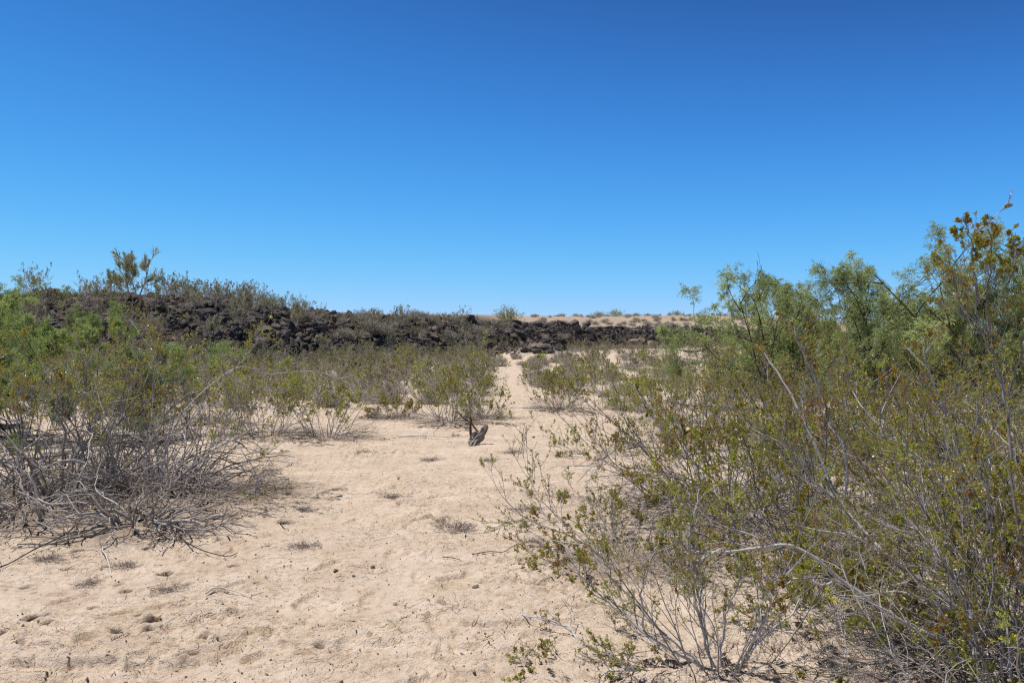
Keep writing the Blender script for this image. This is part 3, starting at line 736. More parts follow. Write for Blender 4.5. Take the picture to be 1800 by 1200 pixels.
# mesquites on the right
for (px, d, H, nst, sd, lb, tn) in [
    (1375, 13.0, 2.8, 7, 231, 'feathery blue green mesquite tree at the open end of the thicket', .62),
    (1505, 14.0, 2.66, 6, 202, 'lower mesquite tree with thin tips in the gap of the skyline', .6),
    (1650, 12.0, 2.86, 8, 203, 'broad mesquite tree with a full crown behind the tallest creosote', .58),
    (1812, 11.0, 3.2, 8, 204, 'mesquite tree at the photo edge, highest of the feathery crowns', .5),
    (1440, 16.0, 2.75, 6, 207, 'slender mesquite tree between the open end and the skyline gap', .56),
    (1722, 13.5, 3.0, 7, 208, 'mesquite tree just left of the dark topped creosote stems', .55),
    (1590, 20.0, 2.8, 5, 205, 'farther mesquite tree seen through the others in the thicket', .42),
    (1740, 18.0, 2.9, 5, 206, 'dark mesquite tree behind the broad full crowned one', .38)]:
    x = (px - CX) / F_PX * d
    w, l = mesquite(sd, H, nst, tint=tn, n_leaf=5, k1=8, k2=5, lf=.026, leaf=.09, tilt=(6, 38), keep=.85)
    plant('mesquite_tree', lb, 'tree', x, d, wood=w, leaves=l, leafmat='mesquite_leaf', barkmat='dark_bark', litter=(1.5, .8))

# --- left side
x, y = gloc(95, 872)
big_creosote('large creosote bush with a bare thicket of grey stems before the green mesquite', x, y, seed=301,
             H=1.72, base=.75, nst=46, tilt=(2, 42), k1=5, k2=5, k3=3, leaf=.017, nodes=5, r0=.011, leafy=.42, tint=.5, bare_low=.48,
             dead=join([dead_skirt(302, 80, 1.25, (15, 95), .8, .17, -1.0, 3.2, .010, k2=2), dead_skirt(303, 26, 1.3, (15, 92), .8, .22, -.9, 2, .017, k2=1.6)]), litter=(1.9, 1.2))
x, y = gloc(270, 880)
limbs_l = [
    ([A(280, 860, 8.4), A(300, 760, 8.4), A(350, 690, 8.5), A(420, 642, 8.7), A(470, 655, 8.9), A(560, 650, 9.0), A(640, 690, 9.0), A(682, 722, 9.0)], .010, .002),
    ([A(275, 860, 8.4), A(330, 745, 8.3), A(400, 660, 8.3), A(440, 620, 8.3), A(462, 588, 8.3)], .009, .002),
    ([A(280, 860, 8.4), A(360, 720, 8.5), A(480, 722, 8.7), A(560, 740, 8.8)], .007, .002),
    ([A(275, 860, 8.4), A(300, 720, 8.6), A(270, 620, 8.7), A(235, 560, 8.8)], .009, .003),
    ([A(300, 850, 8.2), A(380, 775, 8.0), A(420, 780, 7.9), A(450, 830, 7.8), A(455, 860, 7.8)], .010, .003)]
big_creosote('creosote bush leaning out over the sand with long bare pale branches', x, y, seed=311,
             H=1.35, base=.45, nst=30, tilt=(8, 55), lean=(.18, 0), k1=5, k2=4, k3=2.4, leaf=.018, nodes=5, r0=.010, leafy=.22, tint=.48, limb_r=.8, limbs=limbs_l, bare_low=.45, keep=.6,
             dead=join([dead_skirt(312, 70, 1.05, (15, 95), .5, .18, -1.0, 3.2, .010, k2=2), dead_skirt(313, 16, 1.1, (30, 95), .5, .22, -.9, 2, .016, k2=1.6)]), litter=(1.5, 1.2))
x, y = gloc(245, 935)
plant('dead_shrub', 'dead leafless shrub of curling bleached branches lying on the sand', 'shrub', x, y, dead=join([dead_skirt(321, 50, .95, (20, 100), .22, .22, -1.4, 3, .009, k2=2), dead_skirt(322, 16, .9, (30, 100), .3, .26, -1.3, 2, .016, k2=2)]), litter=(.9, .9))
x, y = gloc(60, 915)
plant('dead_shrub', 'dead tangle of long drooping grey branches at the foot of the large bare stemmed bush', 'shrub', x, y, dead=join([dead_skirt(331, 50, 1.1, (30, 98), .35, .2, -1.2, 3, .010, k2=2), dead_skirt(332, 22, 1.15, (15, 95), .5, .24, -1.1, 2, .017, k2=2)]), litter=(1.0, 1.0))
x, y = gloc(420, 868)
plant('dead_shrub', 'flat dark mat of dry twigs at the tip of the leaning bush shadow', 'shrub', x, y, dead=dead_skirt(341, 50, .5, (40, 92), .2, .18, -.5, 5, .004), deadmat='grey_twig', litter=(.9, 1.2))
for (px, d, H, sd, lb, tn, ns) in [
    (30, 13.5, 2.75, 211, 'bright green mesquite tree behind the large bare stemmed bush', .7, 9),
    (160, 13.0, 2.45, 212, 'low bright green mesquite next to the dark lava slope', .7, 8),
    (-60, 15.5, 2.8, 213, 'green mesquite tree cut by the photo edge below the ridge', .5, 6),
    (-10, 26.0, 3.4, 214, 'tall grey green tree top at the photo edge touching the sky', .45, 5)]:
    x = (px - CX) / F_PX * d
    w, l = mesquite(sd, H, ns, tint=tn, n_leaf=8, k1=8, k2=6, lf=.03, leaf=.10, tilt=(10, 68))
    plant('mesquite_tree', lb, 'tree', x, d, wood=w, leaves=l, leafmat='green_mesquite_leaf', barkmat='dark_bark', litter=(1.4, .6))
for (px, py, H, nst, tn, sd, lb, lean) in [
    (470, 776, 1.15, 22, .5, 341, 'thin creosote bush with bare lower stems in the row before the stump', (0, 0)),
    (575, 772, 1.2, 22, .5, 342, 'creosote bush with dark splayed stems, the one of its row nearer the stump', (.05, 0)),
    (275, 775, 1.35, 24, .42, 343, 'olive creosote bush directly behind the leaning bush', (0, 0)),
    (370, 745, 1.2, 22, .5, 344, 'olive creosote bush farther back behind the long bare pale branches', (0, 0)),
    (790, 746, 1.35, 36, .58, 345, 'compact green creosote bush with a dark base behind the stump', (0, 0)),
    (858, 736, .75, 22, .58, 346, 'small creosote shrub at the edge of the path behind the stump', (0, 0)),
    (690, 735, .7, 18, .48, 347, 'low grey green shrub with twigs spreading over the sand', (0, 0)),
    (985, 726, 1.1, 36, .5, 348, 'creosote bush with a skirt of grey twigs across the path from the stump', (0, 0)),
    (1110, 722, .85, 28, .68, 349, 'green rounded creosote bush on the sand before the far scrub', (0, 0)),
    (1060, 692, 1.2, 28, .62, 350, 'yellow green creosote bush standing over a pale rock in the flats', (0, 0))]:
    x, y = gloc(px, py)
    big_creosote(lb, x, y, seed=sd, H=H, base=.3 if H > .8 else .14, nst=nst, tilt=(6, 52), lean=lean, k1=5, k2=4, k3=3, leaf=.020, nodes=6, r0=.008, leafy=.42, tint=tn, split=False, sides=3, tiny=.0018,
                 dead=dead_skirt(sd + 100, 40, .75 * min(H, 1) + .15, (40, 95), .3 if H > .8 else .14, .16, -.8, 4, .005, sides=3), litter=(1.0, .7))

# ------------------------------------------------------------------ stump
def wood_sweep(ctrl, rads, m=12, n=26, seed=0, rib=.14, twist=1.5, flat=1.0):
    rng = np.random.default_rng(seed)
    p = smooth_path(ctrl, n); r = np.interp(np.linspace(0, 1, n), np.linspace(0, 1, len(rads)), rads)
    T = nrm(np.gradient(p, axis=0)); U = nrm(np.cross(T, np.broadcast_to([.15, .9, .3], T.shape))); W = np.cross(T, U)
    V = []
    ph = rng.uniform(0, 6.28, 3)
    for i in range(n):
        a = np.arange(m) * 2 * np.pi / m + twist * i / n
        q = np.arange(m) * 2 * np.pi / m
        rr = r[i] * (1 + rib * np.sin(3 * q + ph[0]) + rib * .7 * np.sin(5 * q + ph[1] + i * .15) + .04 * rng.normal(size=m))
        V.append(p[i] + rr[:, None] * (U[i] * np.cos(a)[:, None] + flat * W[i] * np.sin(a)[:, None]))
    V = np.array(V).reshape(-1, 3)
    F = [[i * m + j, i * m + (j + 1) % m, (i + 1) * m + (j + 1) % m, (i + 1) * m + j] for i in range(n - 1) for j in range(m)]
    V = np.vstack([V, p[0], p[-1]]); c0, c1 = n * m, n * m + 1
    F += [[c0, (j + 1) % m, j, j] for j in range(0)]
    return V, np.array(F), np.full(len(V), .55) + rng.normal(0, .12, len(V))

sd_ = 13.0
sx = (833 - CX) / F_PX * sd_; sz = gz(sx, sd_)
def SP(px, py, dy=0.0): return A(px, py, sd_ + dy) - np.array([sx, sd_, sz])
stump = link('dead_stump', None, loc=(sx, sd_, sz)); tag(stump, 'twisted grey dead stump with two upright brown sticks lying on the sandy path', 'stump')
b = []
rs = np.random.default_rng(5)
def strands(ctrl, rads, k, spin, r, seed, flare=0.0):
    """a twisted bundle: k ropes of grain wound round one path"""
    c = smooth_path(ctrl, 18); R0 = np.interp(np.linspace(0, 1, 18), np.linspace(0, 1, len(rads)), rads)
    T = nrm(np.gradient(c, axis=0)); U = nrm(np.cross(T, np.broadcast_to([.15, .9, .3], T.shape))); W = np.cross(T, U)
    for q in range(k):
        a = q * 6.283 / k + np.linspace(0, spin, 18) + rs.normal(0, .12); e = R0 * rs.uniform(.75, 1.1)
        p = c + e[:, None] * (U * np.cos(a)[:, None] + W * np.sin(a)[:, None]) + np.cumsum(rs.normal(0, .0022, (18, 3)), 0)
        n0 = rs.integers(0, 3); n1 = 18 - rs.integers(0, 4)
        b.append(wood_sweep(p[n0:n1], [r * rs.uniform(.5, .8), r, r * 1.05, r * rs.uniform(.6, 1), r * .35], m=7, n=22, seed=seed + q, rib=.2, twist=1))
strands([SP(852, 748, .05), SP(847, 760, .03), SP(839, 768, -.02), SP(833, 776, -.08), SP(829, 784, -.15), SP(823, 793, -.22)], [.05, .045, .04, .026, .028, .034], 7, 2.6, .022, 10)
strands([SP(850, 764, .10), SP(845, 768, .06), SP(836, 774, .0), SP(829, 777, -.04), SP(823, 773, -.04)], [.02, .042, .045, .04, .02], 7, -2.2, .024, 30)
strands([SP(839, 775, -.1), SP(836, 782, -.17), SP(833, 790, -.23), SP(830, 796, -.26)], [.03, .02, .02, .028], 4, 1.0, .016, 50)
strands([SP(846, 762, .02), SP(851, 754, .03), SP(853, 749, .03), SP(854, 745, .03)], [.035, .03, .02, .012], 5, 1.2, .014, 60)
strands([SP(842, 760, .0), SP(834, 761, -.03), SP(829, 766, -.05), SP(826, 773, -.06)], [.015, .016, .018, .02], 3, 1.5, .016, 70)
b.append(wood_sweep([SP(848, 760, .04), SP(840, 768, -.01), SP(832, 776, -.06), SP(828, 786, -.12)], [.03, .05, .045, .012], seed=90, rib=.25))
V, F, T = join(b)
me = build_mesh('root_wood', V, F, M['dry_wood'], T, True); link('root_wood', me, stump)
V, F, T = wood_sweep([SP(828, 769, -.03), SP(827, 757, -.03), SP(827, 746, -.03), SP(828, 738, -.02), SP(826.5, 734, -.02), SP(828, 729, -.02)], [.020, .019, .018, .017, .012, .003], m=8, seed=6, rib=.08)
link('upright_stick', build_mesh('upright_stick', V, F, M['brown_wood'], T, True), stump)
V, F, T = wood_sweep([SP(840, 759, .0), SP(834, 751, .02), SP(829, 744, .03), SP(822, 739, .03), SP(814, 734, .03), SP(809, 728, .03), SP(803, 725, .02), SP(797, 722, .02)], [.016, .013, .012, .011, .012, .009, .006, .003], m=7, seed=7, rib=.06)
link('upright_stick', build_mesh('upright_stick', V, F, M['brown_wood'], T, True), stump)

# ------------------------------------------------------------------ lava rocks
def rock_mesh(name, seed, mat, blocky=.0, npts=18, sub=True):
    rng = np.random.default_rng(seed)
    p = nrm(rng.normal(size=(npts, 3)))
    if blocky:
        q = np.sign(p) * np.abs(p) ** .35; p = p * (1 - blocky) + q * blocky * .78
    p *= np.array([1, rng.uniform(.65, .95), rng.uniform(.5, .8)]) * rng.uniform(.8, 1.12, (npts, 1))
    bm = bmesh.new()
    for v in p: bm.verts.new(v)
    r = bmesh.ops.convex_hull(bm, input=bm.verts)
    bmesh.ops.delete(bm, geom=[e for e in r['geom_interior'] if isinstance(e, bmesh.types.BMVert)], context='VERTS')
    bmesh.ops.dissolve_limit(bm, angle_limit=R(14), verts=bm.verts, edges=bm.edges)
    if sub: bmesh.ops.bevel(bm, geom=list(bm.edges), offset=.03, segments=1, affect='EDGES')
    bmesh.ops.triangulate(bm, faces=bm.faces)
    bmesh.ops.recalc_face_normals(bm, faces=bm.faces)
    me = bpy.data.meshes.new(name); bm.to_mesh(me); bm.free(); me.materials.append(M[mat])
    return me
ROCKS = [rock_mesh('lava_boulder', 500 + k, 'lava', .45 if k % 2 else .15) for k in range(14)]
BLOCKS = [rock_mesh('lava_block', 540 + k, 'lava', .85, 26) for k in range(10)]
PALE = [rock_mesh('pale_boulder', 560 + k, 'pale_rock', .6) for k in range(4)]

rng = np.random.default_rng(77)
spots = []      # score, x, y, z, size, kind
n_try = 46000
X = rng.uniform(-48, 46, n_try); U = rng.uniform(-.35, 1.3, n_try)
W_ = np.interp(X, WX, WY); Y = np.interp(X, FX, FY) + U * W_
PXs = X / Y * F_PX + CX
dens = np.interp(PXs, [-50, 150, 330, 400, 560, 620, 720, 800, 900, 1010, 1060, 1250, 1300, 1400], [.55, .6, .65, .9, .9, .65, .55, .65, .85, .55, .7, .7, .5, .2])
dens = dens * np.where(PXs > 880, np.where(U > .92, .03, np.where(PXs > 985, .45, .9)), 1) * np.where((U < .05), .25, 1)
dens = dens * (.6 + .8 * sstep(-.25, .35, fbm(X * .22, Y * .22, 91, 3)))
dens = dens * np.interp(U, [-.35, 0, .3, .7, 1.05, 1.3], [.08, .35, .8, 1, 1, .35])
ok = rng.random(n_try) < dens * .72
X, Y, U, PXs = X[ok], Y[ok], U[ok], PXs[ok]
SZ = .11 + .36 * rng.random(len(X)) ** 2.4 + .30 * (rng.random(len(X)) < .03)
SZ = SZ * np.interp(PXs, [0, 300, 400, 600, 1000], [.85, .9, 1.0, .95, .9])
# extra patch at the mound on the flats and at the slope toe
ex = [(2.0 + rng.normal(0, 1.4), 65.3 + rng.normal(0, 1.3)) for _ in range(110)] + [(-7.0 + rng.normal(0, 1.3), 50 + rng.normal(0, 1.0)) for _ in range(40)]
EX = np.array([e[0] for e in ex]); EY = np.array([e[1] for e in ex])
X = np.concatenate([X, EX]); Y = np.concatenate([Y, EY]); SZ = np.concatenate([SZ, .15 + .45 * rng.random(len(EX)) ** 2])
Z = ground_z(X, Y, False) + SZ * rng.uniform(-.25, .3, len(X))
seen = (X / Y * F_PX + CX > -40) & (X / Y * F_PX + CX < 1330)
score = SZ / Y * np.where(seen, 1, .05)
N_CLIFF = 0
def boulder(me, x, y, z, s, label, group, cat='boulder', name='lava_boulder', flat=1.0, rz=None):
    o = link(name, me, loc=(x, y, z)); a = rng.uniform(.82, 1.2, 3)
    o.scale = (s * a[0], s * a[1], s * a[2] * flat)
    o.rotation_euler = (rng.normal(0, .35), rng.normal(0, .35), rng.uniform(0, 6.28) if rz is None else rz + rng.normal(0, .12))
    tag(o, label, cat, group); return o
# the jointed cliff on the far side of the wash, block by block
def cliff(px0, px1, pyt, pyb, rows, size, label, group):
    global N_CLIFF
    for r_ in range(rows):
        px = px0 + rng.uniform(0, 8)
        while px < px1:
            x0 = (px - CX) / F_PX * 88
            for _ in range(4):
                yy = float(np.interp(x0, FX, FY) + np.interp(x0, WX, WY) * (.95 - .13 * r_)); x0 = (px - CX) / F_PX * yy
            s = size * rng.uniform(.7, 1.25)
            top = pyt + (pyb - pyt) * (r_ + .5) / rows + rng.normal(0, 1.3)
            z = EYE - (top - CY) / F_PX * yy
            boulder(BLOCKS[rng.integers(10)], x0, yy, z, s, label, group, name='lava_block', rz=0, flat=.85); N_CLIFF += 1
            px += s * 1.5 / yy * F_PX * rng.uniform(.85, 1.15)
cliff(905, 1040, 566, 598, 4, .78, 'dark jointed lava block in the nearer broken cliff band', 'blocks of the nearer cliff band')
cliff(1065, 1250, 575, 612, 4, .85, 'dark jointed lava block in the farther cliff band under the pale hill', 'blocks of the farther cliff band')
cliff(1250, 1310, 577, 600, 3, .8, 'dark lava block where the cliff band meets the mesquite', 'blocks at the end of the cliff')
for px, py, d, s in [(1118, 603, 90, 1.0), (1146, 606, 89, .8), (1128, 598, 92, .7), (965, 626, 66, .5), (1060, 697, 24.4, .22), (1243, 588, 96, .7)]:
    x0 = (px - CX) / F_PX * d
    boulder(PALE[rng.integers(4)], x0, d, EYE - (py - CY) / F_PX * d, s,
            {1118: 'largest pale tan boulder at the foot of the farther cliff', 1146: 'flat pale boulder leaning out of the farther cliff foot', 1128: 'pale boulder wedged above the largest tan one',
             965: 'tan boulder on the dark rock mound beside the sandy flat', 1060: 'small pale rock under a yellow green bush', 1243: 'pale boulder between two dark cliff bands'}[px], None, name='pale_boulder')
order = np.argsort(-score)
n_ind = 300 - N_CLIFF
zone = [(-1e9, 330, 'brown black lava boulder among scrub on the slope below the bare tree', 'boulders below the bare tree'),
        (330, 600, 'black lava boulder in the bare tumbled pile right of the bare tree', 'boulders of the bare tumbled pile'),
        (600, 800, 'black lava boulder on the middle slope among dry grey shrubs', 'boulders of the middle slope'),
        (800, 895, 'black lava boulder in the dark fan above the end of the path', 'boulders above the path end'),
        (895, 1010, 'black lava boulder on the low mound and talus below the nearer cliff', 'boulders of the low mound'),
        (1010, 1e9, 'black lava boulder scattered at the foot of the farther cliff', 'boulders at the farther cliff foot')]
for i in order[:n_ind]:
    p = X[i] / Y[i] * F_PX + CX
    for a_, b_, lb, gp in zone:
        if a_ <= p < b_:
            boulder(ROCKS[rng.integers(14)], X[i], Y[i], Z[i], SZ[i], lb, gp)
rest = order[n_ind:]
small = [rock_mesh('rubble', 600 + k, 'lava', .3, 12, False) for k in range(10)]
parts = []
sm = []
for me in small:
    v = np.empty(len(me.vertices) * 3); me.vertices.foreach_get('co', v)
    f = np.empty(len(me.polygons) * 3, np.int32); me.loops.foreach_get('vertex_index', f)
    sm.append((v.reshape(-1, 3), f.reshape(-1, 3)))
def rot(rng):
    q = nrm(rng.normal(size=4)); w, x, y, z = q
    return np.array([[1 - 2 * (y * y + z * z), 2 * (x * y - z * w), 2 * (x * z + y * w)], [2 * (x * y + z * w), 1 - 2 * (x * x + z * z), 2 * (y * z - x * w)], [2 * (x * z - y * w), 2 * (y * z + x * w), 1 - 2 * (x * x + y * y)]])
for i in rest:
    v, f = sm[rng.integers(10)]
    parts.append(((v * SZ[i]) @ rot(rng).T + np.array([X[i], Y[i], Z[i]]), f, np.full(len(v), rng.uniform(-.45, .4))))
V, F, T = join(parts)
tag(link('lava_rubble', build_mesh('lava_rubble', V, F, M['lava'], T)), 'smaller black and brown lava rubble packed between the boulders of the slope', 'rubble', None, 'stuff')
for me in small: bpy.data.meshes.remove(me)

# ------------------------------------------------------------------ scattered scrub: prototypes, then copies
class Proto: pass
def proto_creo(seed, H, nst, tint, leaf, leafmat='distant_leaf', tiny=.004, leafy=.55, keep=.8, tilt=(5, 48), nodes=4, k2=4):
    st, lv, ns = creosote(seed, H=H, base=.22, nst=nst, tilt=tilt, k1=4, k2=k2, k3=2, leaf=leaf, nodes=nodes, sides=3, r0=.012, leafy=leafy, tint=tint, keep=keep, tiny=tiny, fold=2)
    p = Proto(); w = whole(st); l = join(lv)
    dead = dead_skirt(seed + 50, 44, .62 * H, (15, 92), .22, .16, -.45, 4, .008, sides=3, k2=2)
    w = join([w, dead]); w = (w[0], w[1], w[2] + .16)
    p.w = build_mesh('branchwork', *w[:2], M['pale_twig'], w[2], True); p.l = build_mesh('foliage', *l[:2], M[leafmat], l[2]); return p
def proto_dome(seed, Rr, n, leafy, tiny, leaf=.05, tint=.5, zsc=.9, r0=.008):
    w, l = dome(seed, Rr, n, 5, 3, r0, leaf, 2, leafy, tiny, zsc, tint)
    p = Proto(); p.w = build_mesh('branchwork', *w[:2], M['pale_twig'], w[2] + .16, True)
    p.l = build_mesh('foliage', *l[0][:2], M['grey_leaf'], l[0][2]) if l else None; return p
P_mid = [proto_creo(700 + k, 1.2, 18, .5 + .06 * (k - 2), .024, tiny=.0028, nodes=6, leafy=.42, keep=.72) for k in range(5)]
P_far = [proto_creo(720 + k, 1.2, 15, .45 + .06 * (k - 2), .038, tiny=.005, nodes=5, leafy=.42, keep=.72) for k in range(5)]
P_spr = [proto_creo(740 + k, 1.2, 12, .8, .036, leafy=.26, keep=.6, tiny=.006, tilt=(3, 36), nodes=4, k2=5) for k in range(4)]
D_mid = [proto_dome(760 + k, .55, 60, .2, .0032) for k in range(3)]
D_far = [proto_dome(770 + k, .7, 55, .25, .0065, .07) for k in range(4)]

def put(p, name, label, cat, group, x, y, s, sz=1.0):
    o = link(name, None, loc=(x, y, gz(x, y) - .03)); o.rotation_euler.z = rng.uniform(0, 6.28); o.scale = (s, s, s * sz); o.empty_display_size = .2
    tag(o, label, cat, group)
    link('branchwork', p.w, o)
    if p.l: link('foliage', p.l, o)
    return o

def on_path(px, py):
    lo = np.interp(py, [600, 655, 690, 720, 750, 800, 930], [870, 866, 884, 885, 660, 440, 300])
    hi = np.interp(py, [600, 655, 690, 720, 750, 800, 930], [905, 910, 922, 925, 990, 985, 900])
    return (py > 654) & (px > lo - 8) & (px < hi + 8)

def scatter(n, pxr, dr, protos, name, label, cat, group, sr, sz=(.85, 1.15), minsep=.0, s_rel=None):
    made = []; tries = 0
    while len(made) < n and tries < 4000:
        tries += 1
        d = dr[0] + (dr[1] - dr[0]) * rng.random() ** .8; px = rng.uniform(*pxr); x = (px - CX) / F_PX * d
        if s_rel is not None:       # relative to the lava edge
            W = float(np.interp(x, WX, WY)); Fd = float(np.interp(x, FX, FY)); d = Fd + W * rng.uniform(*s_rel); x = (px - CX) / F_PX * d
            Fd = float(np.interp(x, FX, FY)); d = Fd + float(np.interp(x, WX, WY)) * rng.uniform(*s_rel); x = (px - CX) / F_PX * d
        py = CY + (EYE - gz(x, d)) / d * F_PX
        if s_rel is None and (on_path(px, py) or slope_s(np.array([x]), np.array([d]))[0] > 1): continue
        s = rng.uniform(*sr)
        if any((x - a) ** 2 + (d - b) ** 2 < (minsep * (s + c) * .5) ** 2 for a, b, c in made): continue
        made.append((x, d, s))
        put(protos[rng.integers(len(protos))], name, label, cat, group, x, d, s, rng.uniform(*sz))
        if d < 24: LITTER.append((x, d, .8 * s, .6))
    return made

C = 'creosote_bush'; S = 'dry_shrub'
scatter(18, (380, 860), (19, 31), P_mid, C, 'olive creosote bush on the nearer flats between the stump and the lava slope', 'bush', 'creosotes of the nearer flats', (.6, 1.05), minsep=1.2)
scatter(54, (330, 855), (27, 56), P_far, C, 'olive creosote bush in the belt along the foot of the lava slope', 'bush', 'creosotes along the slope foot', (.6, 1.1), minsep=.9)
scatter(60, (300, 860), (18, 55), D_mid, S, 'low grey twiggy shrub in gaps of the creosote belt', 'shrub', 'grey shrubs in the creosote belt', (.7, 1.4), minsep=.8)
scatter(22, (-60, 360), (18, 44), P_mid, C, 'olive creosote bush on the slope foot behind the bright green mesquites', 'bush', 'creosotes behind the green mesquites', (.9, 1.35), minsep=1.0)
scatter(9, (935, 1290), (22, 38), P_mid, C, 'olive creosote bush on sand beyond the path bend', 'bush', 'creosotes beyond the path bend', (.7, 1.05), minsep=1.3)
scatter(40, (935, 1320), (24, 62), D_mid, S, 'low grey shrub on the flats before the cliff scrub', 'shrub', 'grey shrubs on the flats before the cliff', (.7, 1.3), minsep=.9)
scatter(70, (985, 1330), (40, 84), P_far, C, 'grey green bush in the dense belt before the far cliff', 'bush', 'bushes of the belt before the cliff', (.5, 1.0), minsep=.8)
scatter(26, (800, 990), (47, 62), D_far + P_far[:1], S, 'dry grey shrub between path end and dark mound', 'shrub', 'shrubs at the path end', (.55, 1.05), minsep=.8)
scatter(9, (1330, 1800), (21, 45), P_mid, C, 'olive creosote bush seen through gaps of the mesquite thicket', 'bush', 'creosotes behind the thicket', (1.1, 1.4), minsep=1.5)
# on the slope
scatter(32, (60, 430), (0, 0), P_spr + P_far[:2], C, 'thin brown green creosote among rocks below the bare tree', 'bush', 'creosotes on the rocky slope below the bare tree', (.9, 1.5), s_rel=(-.1, .95), minsep=.9)
scatter(40, (330, 880), (0, 0), P_far, C, 'olive creosote bush climbing onto the toe of the lava slope', 'bush', 'creosotes on the slope toe', (.6, 1.1), s_rel=(-.35, .3), minsep=.8)
scatter(26, (330, 880), (0, 0), D_far, S, 'dry grey shrub on the toe of the lava slope', 'shrub', 'grey shrubs on the slope toe', (.6, 1.2), s_rel=(-.3, .35), minsep=.8)
scatter(7, (430, 620), (0, 0), P_spr, C, 'thin creosote on the bare tumbled boulder pile', 'bush', 'creosotes on the boulder pile', (.6, 1.0), s_rel=(.3, .8), minsep=1.0)
scatter(28, (560, 900), (0, 0), D_far, S, 'rounded dry grey shrub among rocks of the middle slope', 'shrub', 'grey shrubs on the middle slope', (.7, 1.25), s_rel=(.0, .95), minsep=.9)
scatter(26, (370, 620), (0, 0), P_far, C, 'olive creosote bush on the rocks below the bare boulder pile', 'bush', 'creosotes below the boulder pile', (.6, 1.0), s_rel=(-.1, .45), minsep=.8)
scatter(30, (600, 900), (0, 0), P_spr + P_far[:3], C, 'sparse olive creosote among rocks of the middle slope', 'bush', 'creosotes on the middle slope', (.8, 1.2), s_rel=(-.1, .8), minsep=1.0)
scatter(34, (900, 1300), (0, 0), D_far + P_far[:2], S, 'grey shrub lodged below or between the cliff bands', 'shrub', 'shrubs among the cliff bands', (.5, 1.1), s_rel=(-.3, .5), minsep=.9)
# on the crest
scatter(18, (0, 205), (0, 0), D_far + P_spr[:2], S, 'dry skyline shrub on the flat ridge before the bare tree', 'shrub', 'skyline shrubs before the bare tree', (.4, .75), s_rel=(.85, 1.25), minsep=.6)
scatter(11, (262, 420), (0, 0), P_spr, C, 'tall spindly skyline creosote beside the bare tree', 'bush', 'skyline creosotes beside the bare tree', (.8, 1.5), s_rel=(.85, 1.2), minsep=.6)
scatter(14, (410, 535), (0, 0), P_spr, C, 'grey green skyline bush where the ridge steps down', 'bush', 'skyline bushes at the ridge step', (.8, 1.35), s_rel=(.9, 1.25), minsep=.6)
scatter(26, (535, 810), (0, 0), P_spr + D_far, S, 'pale dry skyline shrub on the low middle ridge', 'shrub', 'skyline shrubs on the middle ridge', (.5, 1.05), s_rel=(.9, 1.3), minsep=.5)
scatter(12, (800, 960), (0, 0), D_far, S, 'small grey skyline shrub on top of the nearer cliff', 'shrub', 'shrubs on top of the nearer cliff', (.5, 1.0), s_rel=(1.05, 1.8), minsep=.6)
# pale hill
hillp = []
for k in range(110):
    px = rng.uniform(930, 1310); d = rng.uniform(104, 168); x = (px - CX) / F_PX * d
    put(D_far[rng.integers(4)], S, 'small dark scrub tuft dotting the pale hillside', 'shrub', 'scrub dotting the pale hill', x, d, rng.uniform(.45, 1.1))
# pale rounded bush on the rim at the end of the dark slope
w, l = palo_verde(903, 2.6)
d = 92.; x = (893 - CX) / F_PX * d
w2, l2 = dome(904, 1.6, 46, 5, 3, .016, .08, 3, .45, .011, 1.1, .9)
o = plant('palo_verde_bush', 'pale rounded yellow green bush alone on the rim above the path', 'bush', x, d, wood=w2, leaves=l2[0], leafmat='broom_leaf', barkmat='broom_leaf')
PB = Proto(); PB.w = o.children[0].data; PB.l = o.children[1].data
for px, s, lb in [(1052, 1.9, 'pale green bush on the hill skyline beside its taller twin'), (1082, 2.3, 'rounded pale green bush on the hill skyline, the wider of two'),
                  (1190, 1.8, 'grey bush breaking the skyline of the pale hill above the farther cliff'), (1012, 1.1, 'isolated small bush on the hill skyline above the nearer cliff')]:
    d = 158 + rng.uniform(-8, 6); x = (px - CX) / F_PX * d
    put(PB, 'palo_verde_bush', lb, 'bush', None, x, d, s * .46, rng.uniform(.55, .85))
# the tree on the ridge
d = 55.; x = (238 - CX) / F_PX * d
w, l = palo_verde(901, 4.3)
o = plant('palo_verde_tree', 'bare forked tree with broom like twigs standing above the lava ridge skyline', 'tree', x, d, wood=w, leaves=l, leafmat='broom_leaf', barkmat='grey_twig', z=EYE - (532 - CY) / F_PX * d)
# dry pale dome on the middle slope
d = 58.; x = (668 - CX) / F_PX * d
w2, l2 = dome(905, 1.25, 110, 6, 4, .010, .06, 2, .15, .006, .75, .5)
plant('dry_shrub', 'pale rounded leafless dome shrub, widest on the middle slope', 'shrub', x, d, wood=w2, leaves=l2[0], leafmat='grey_leaf', barkmat='pale_twig')

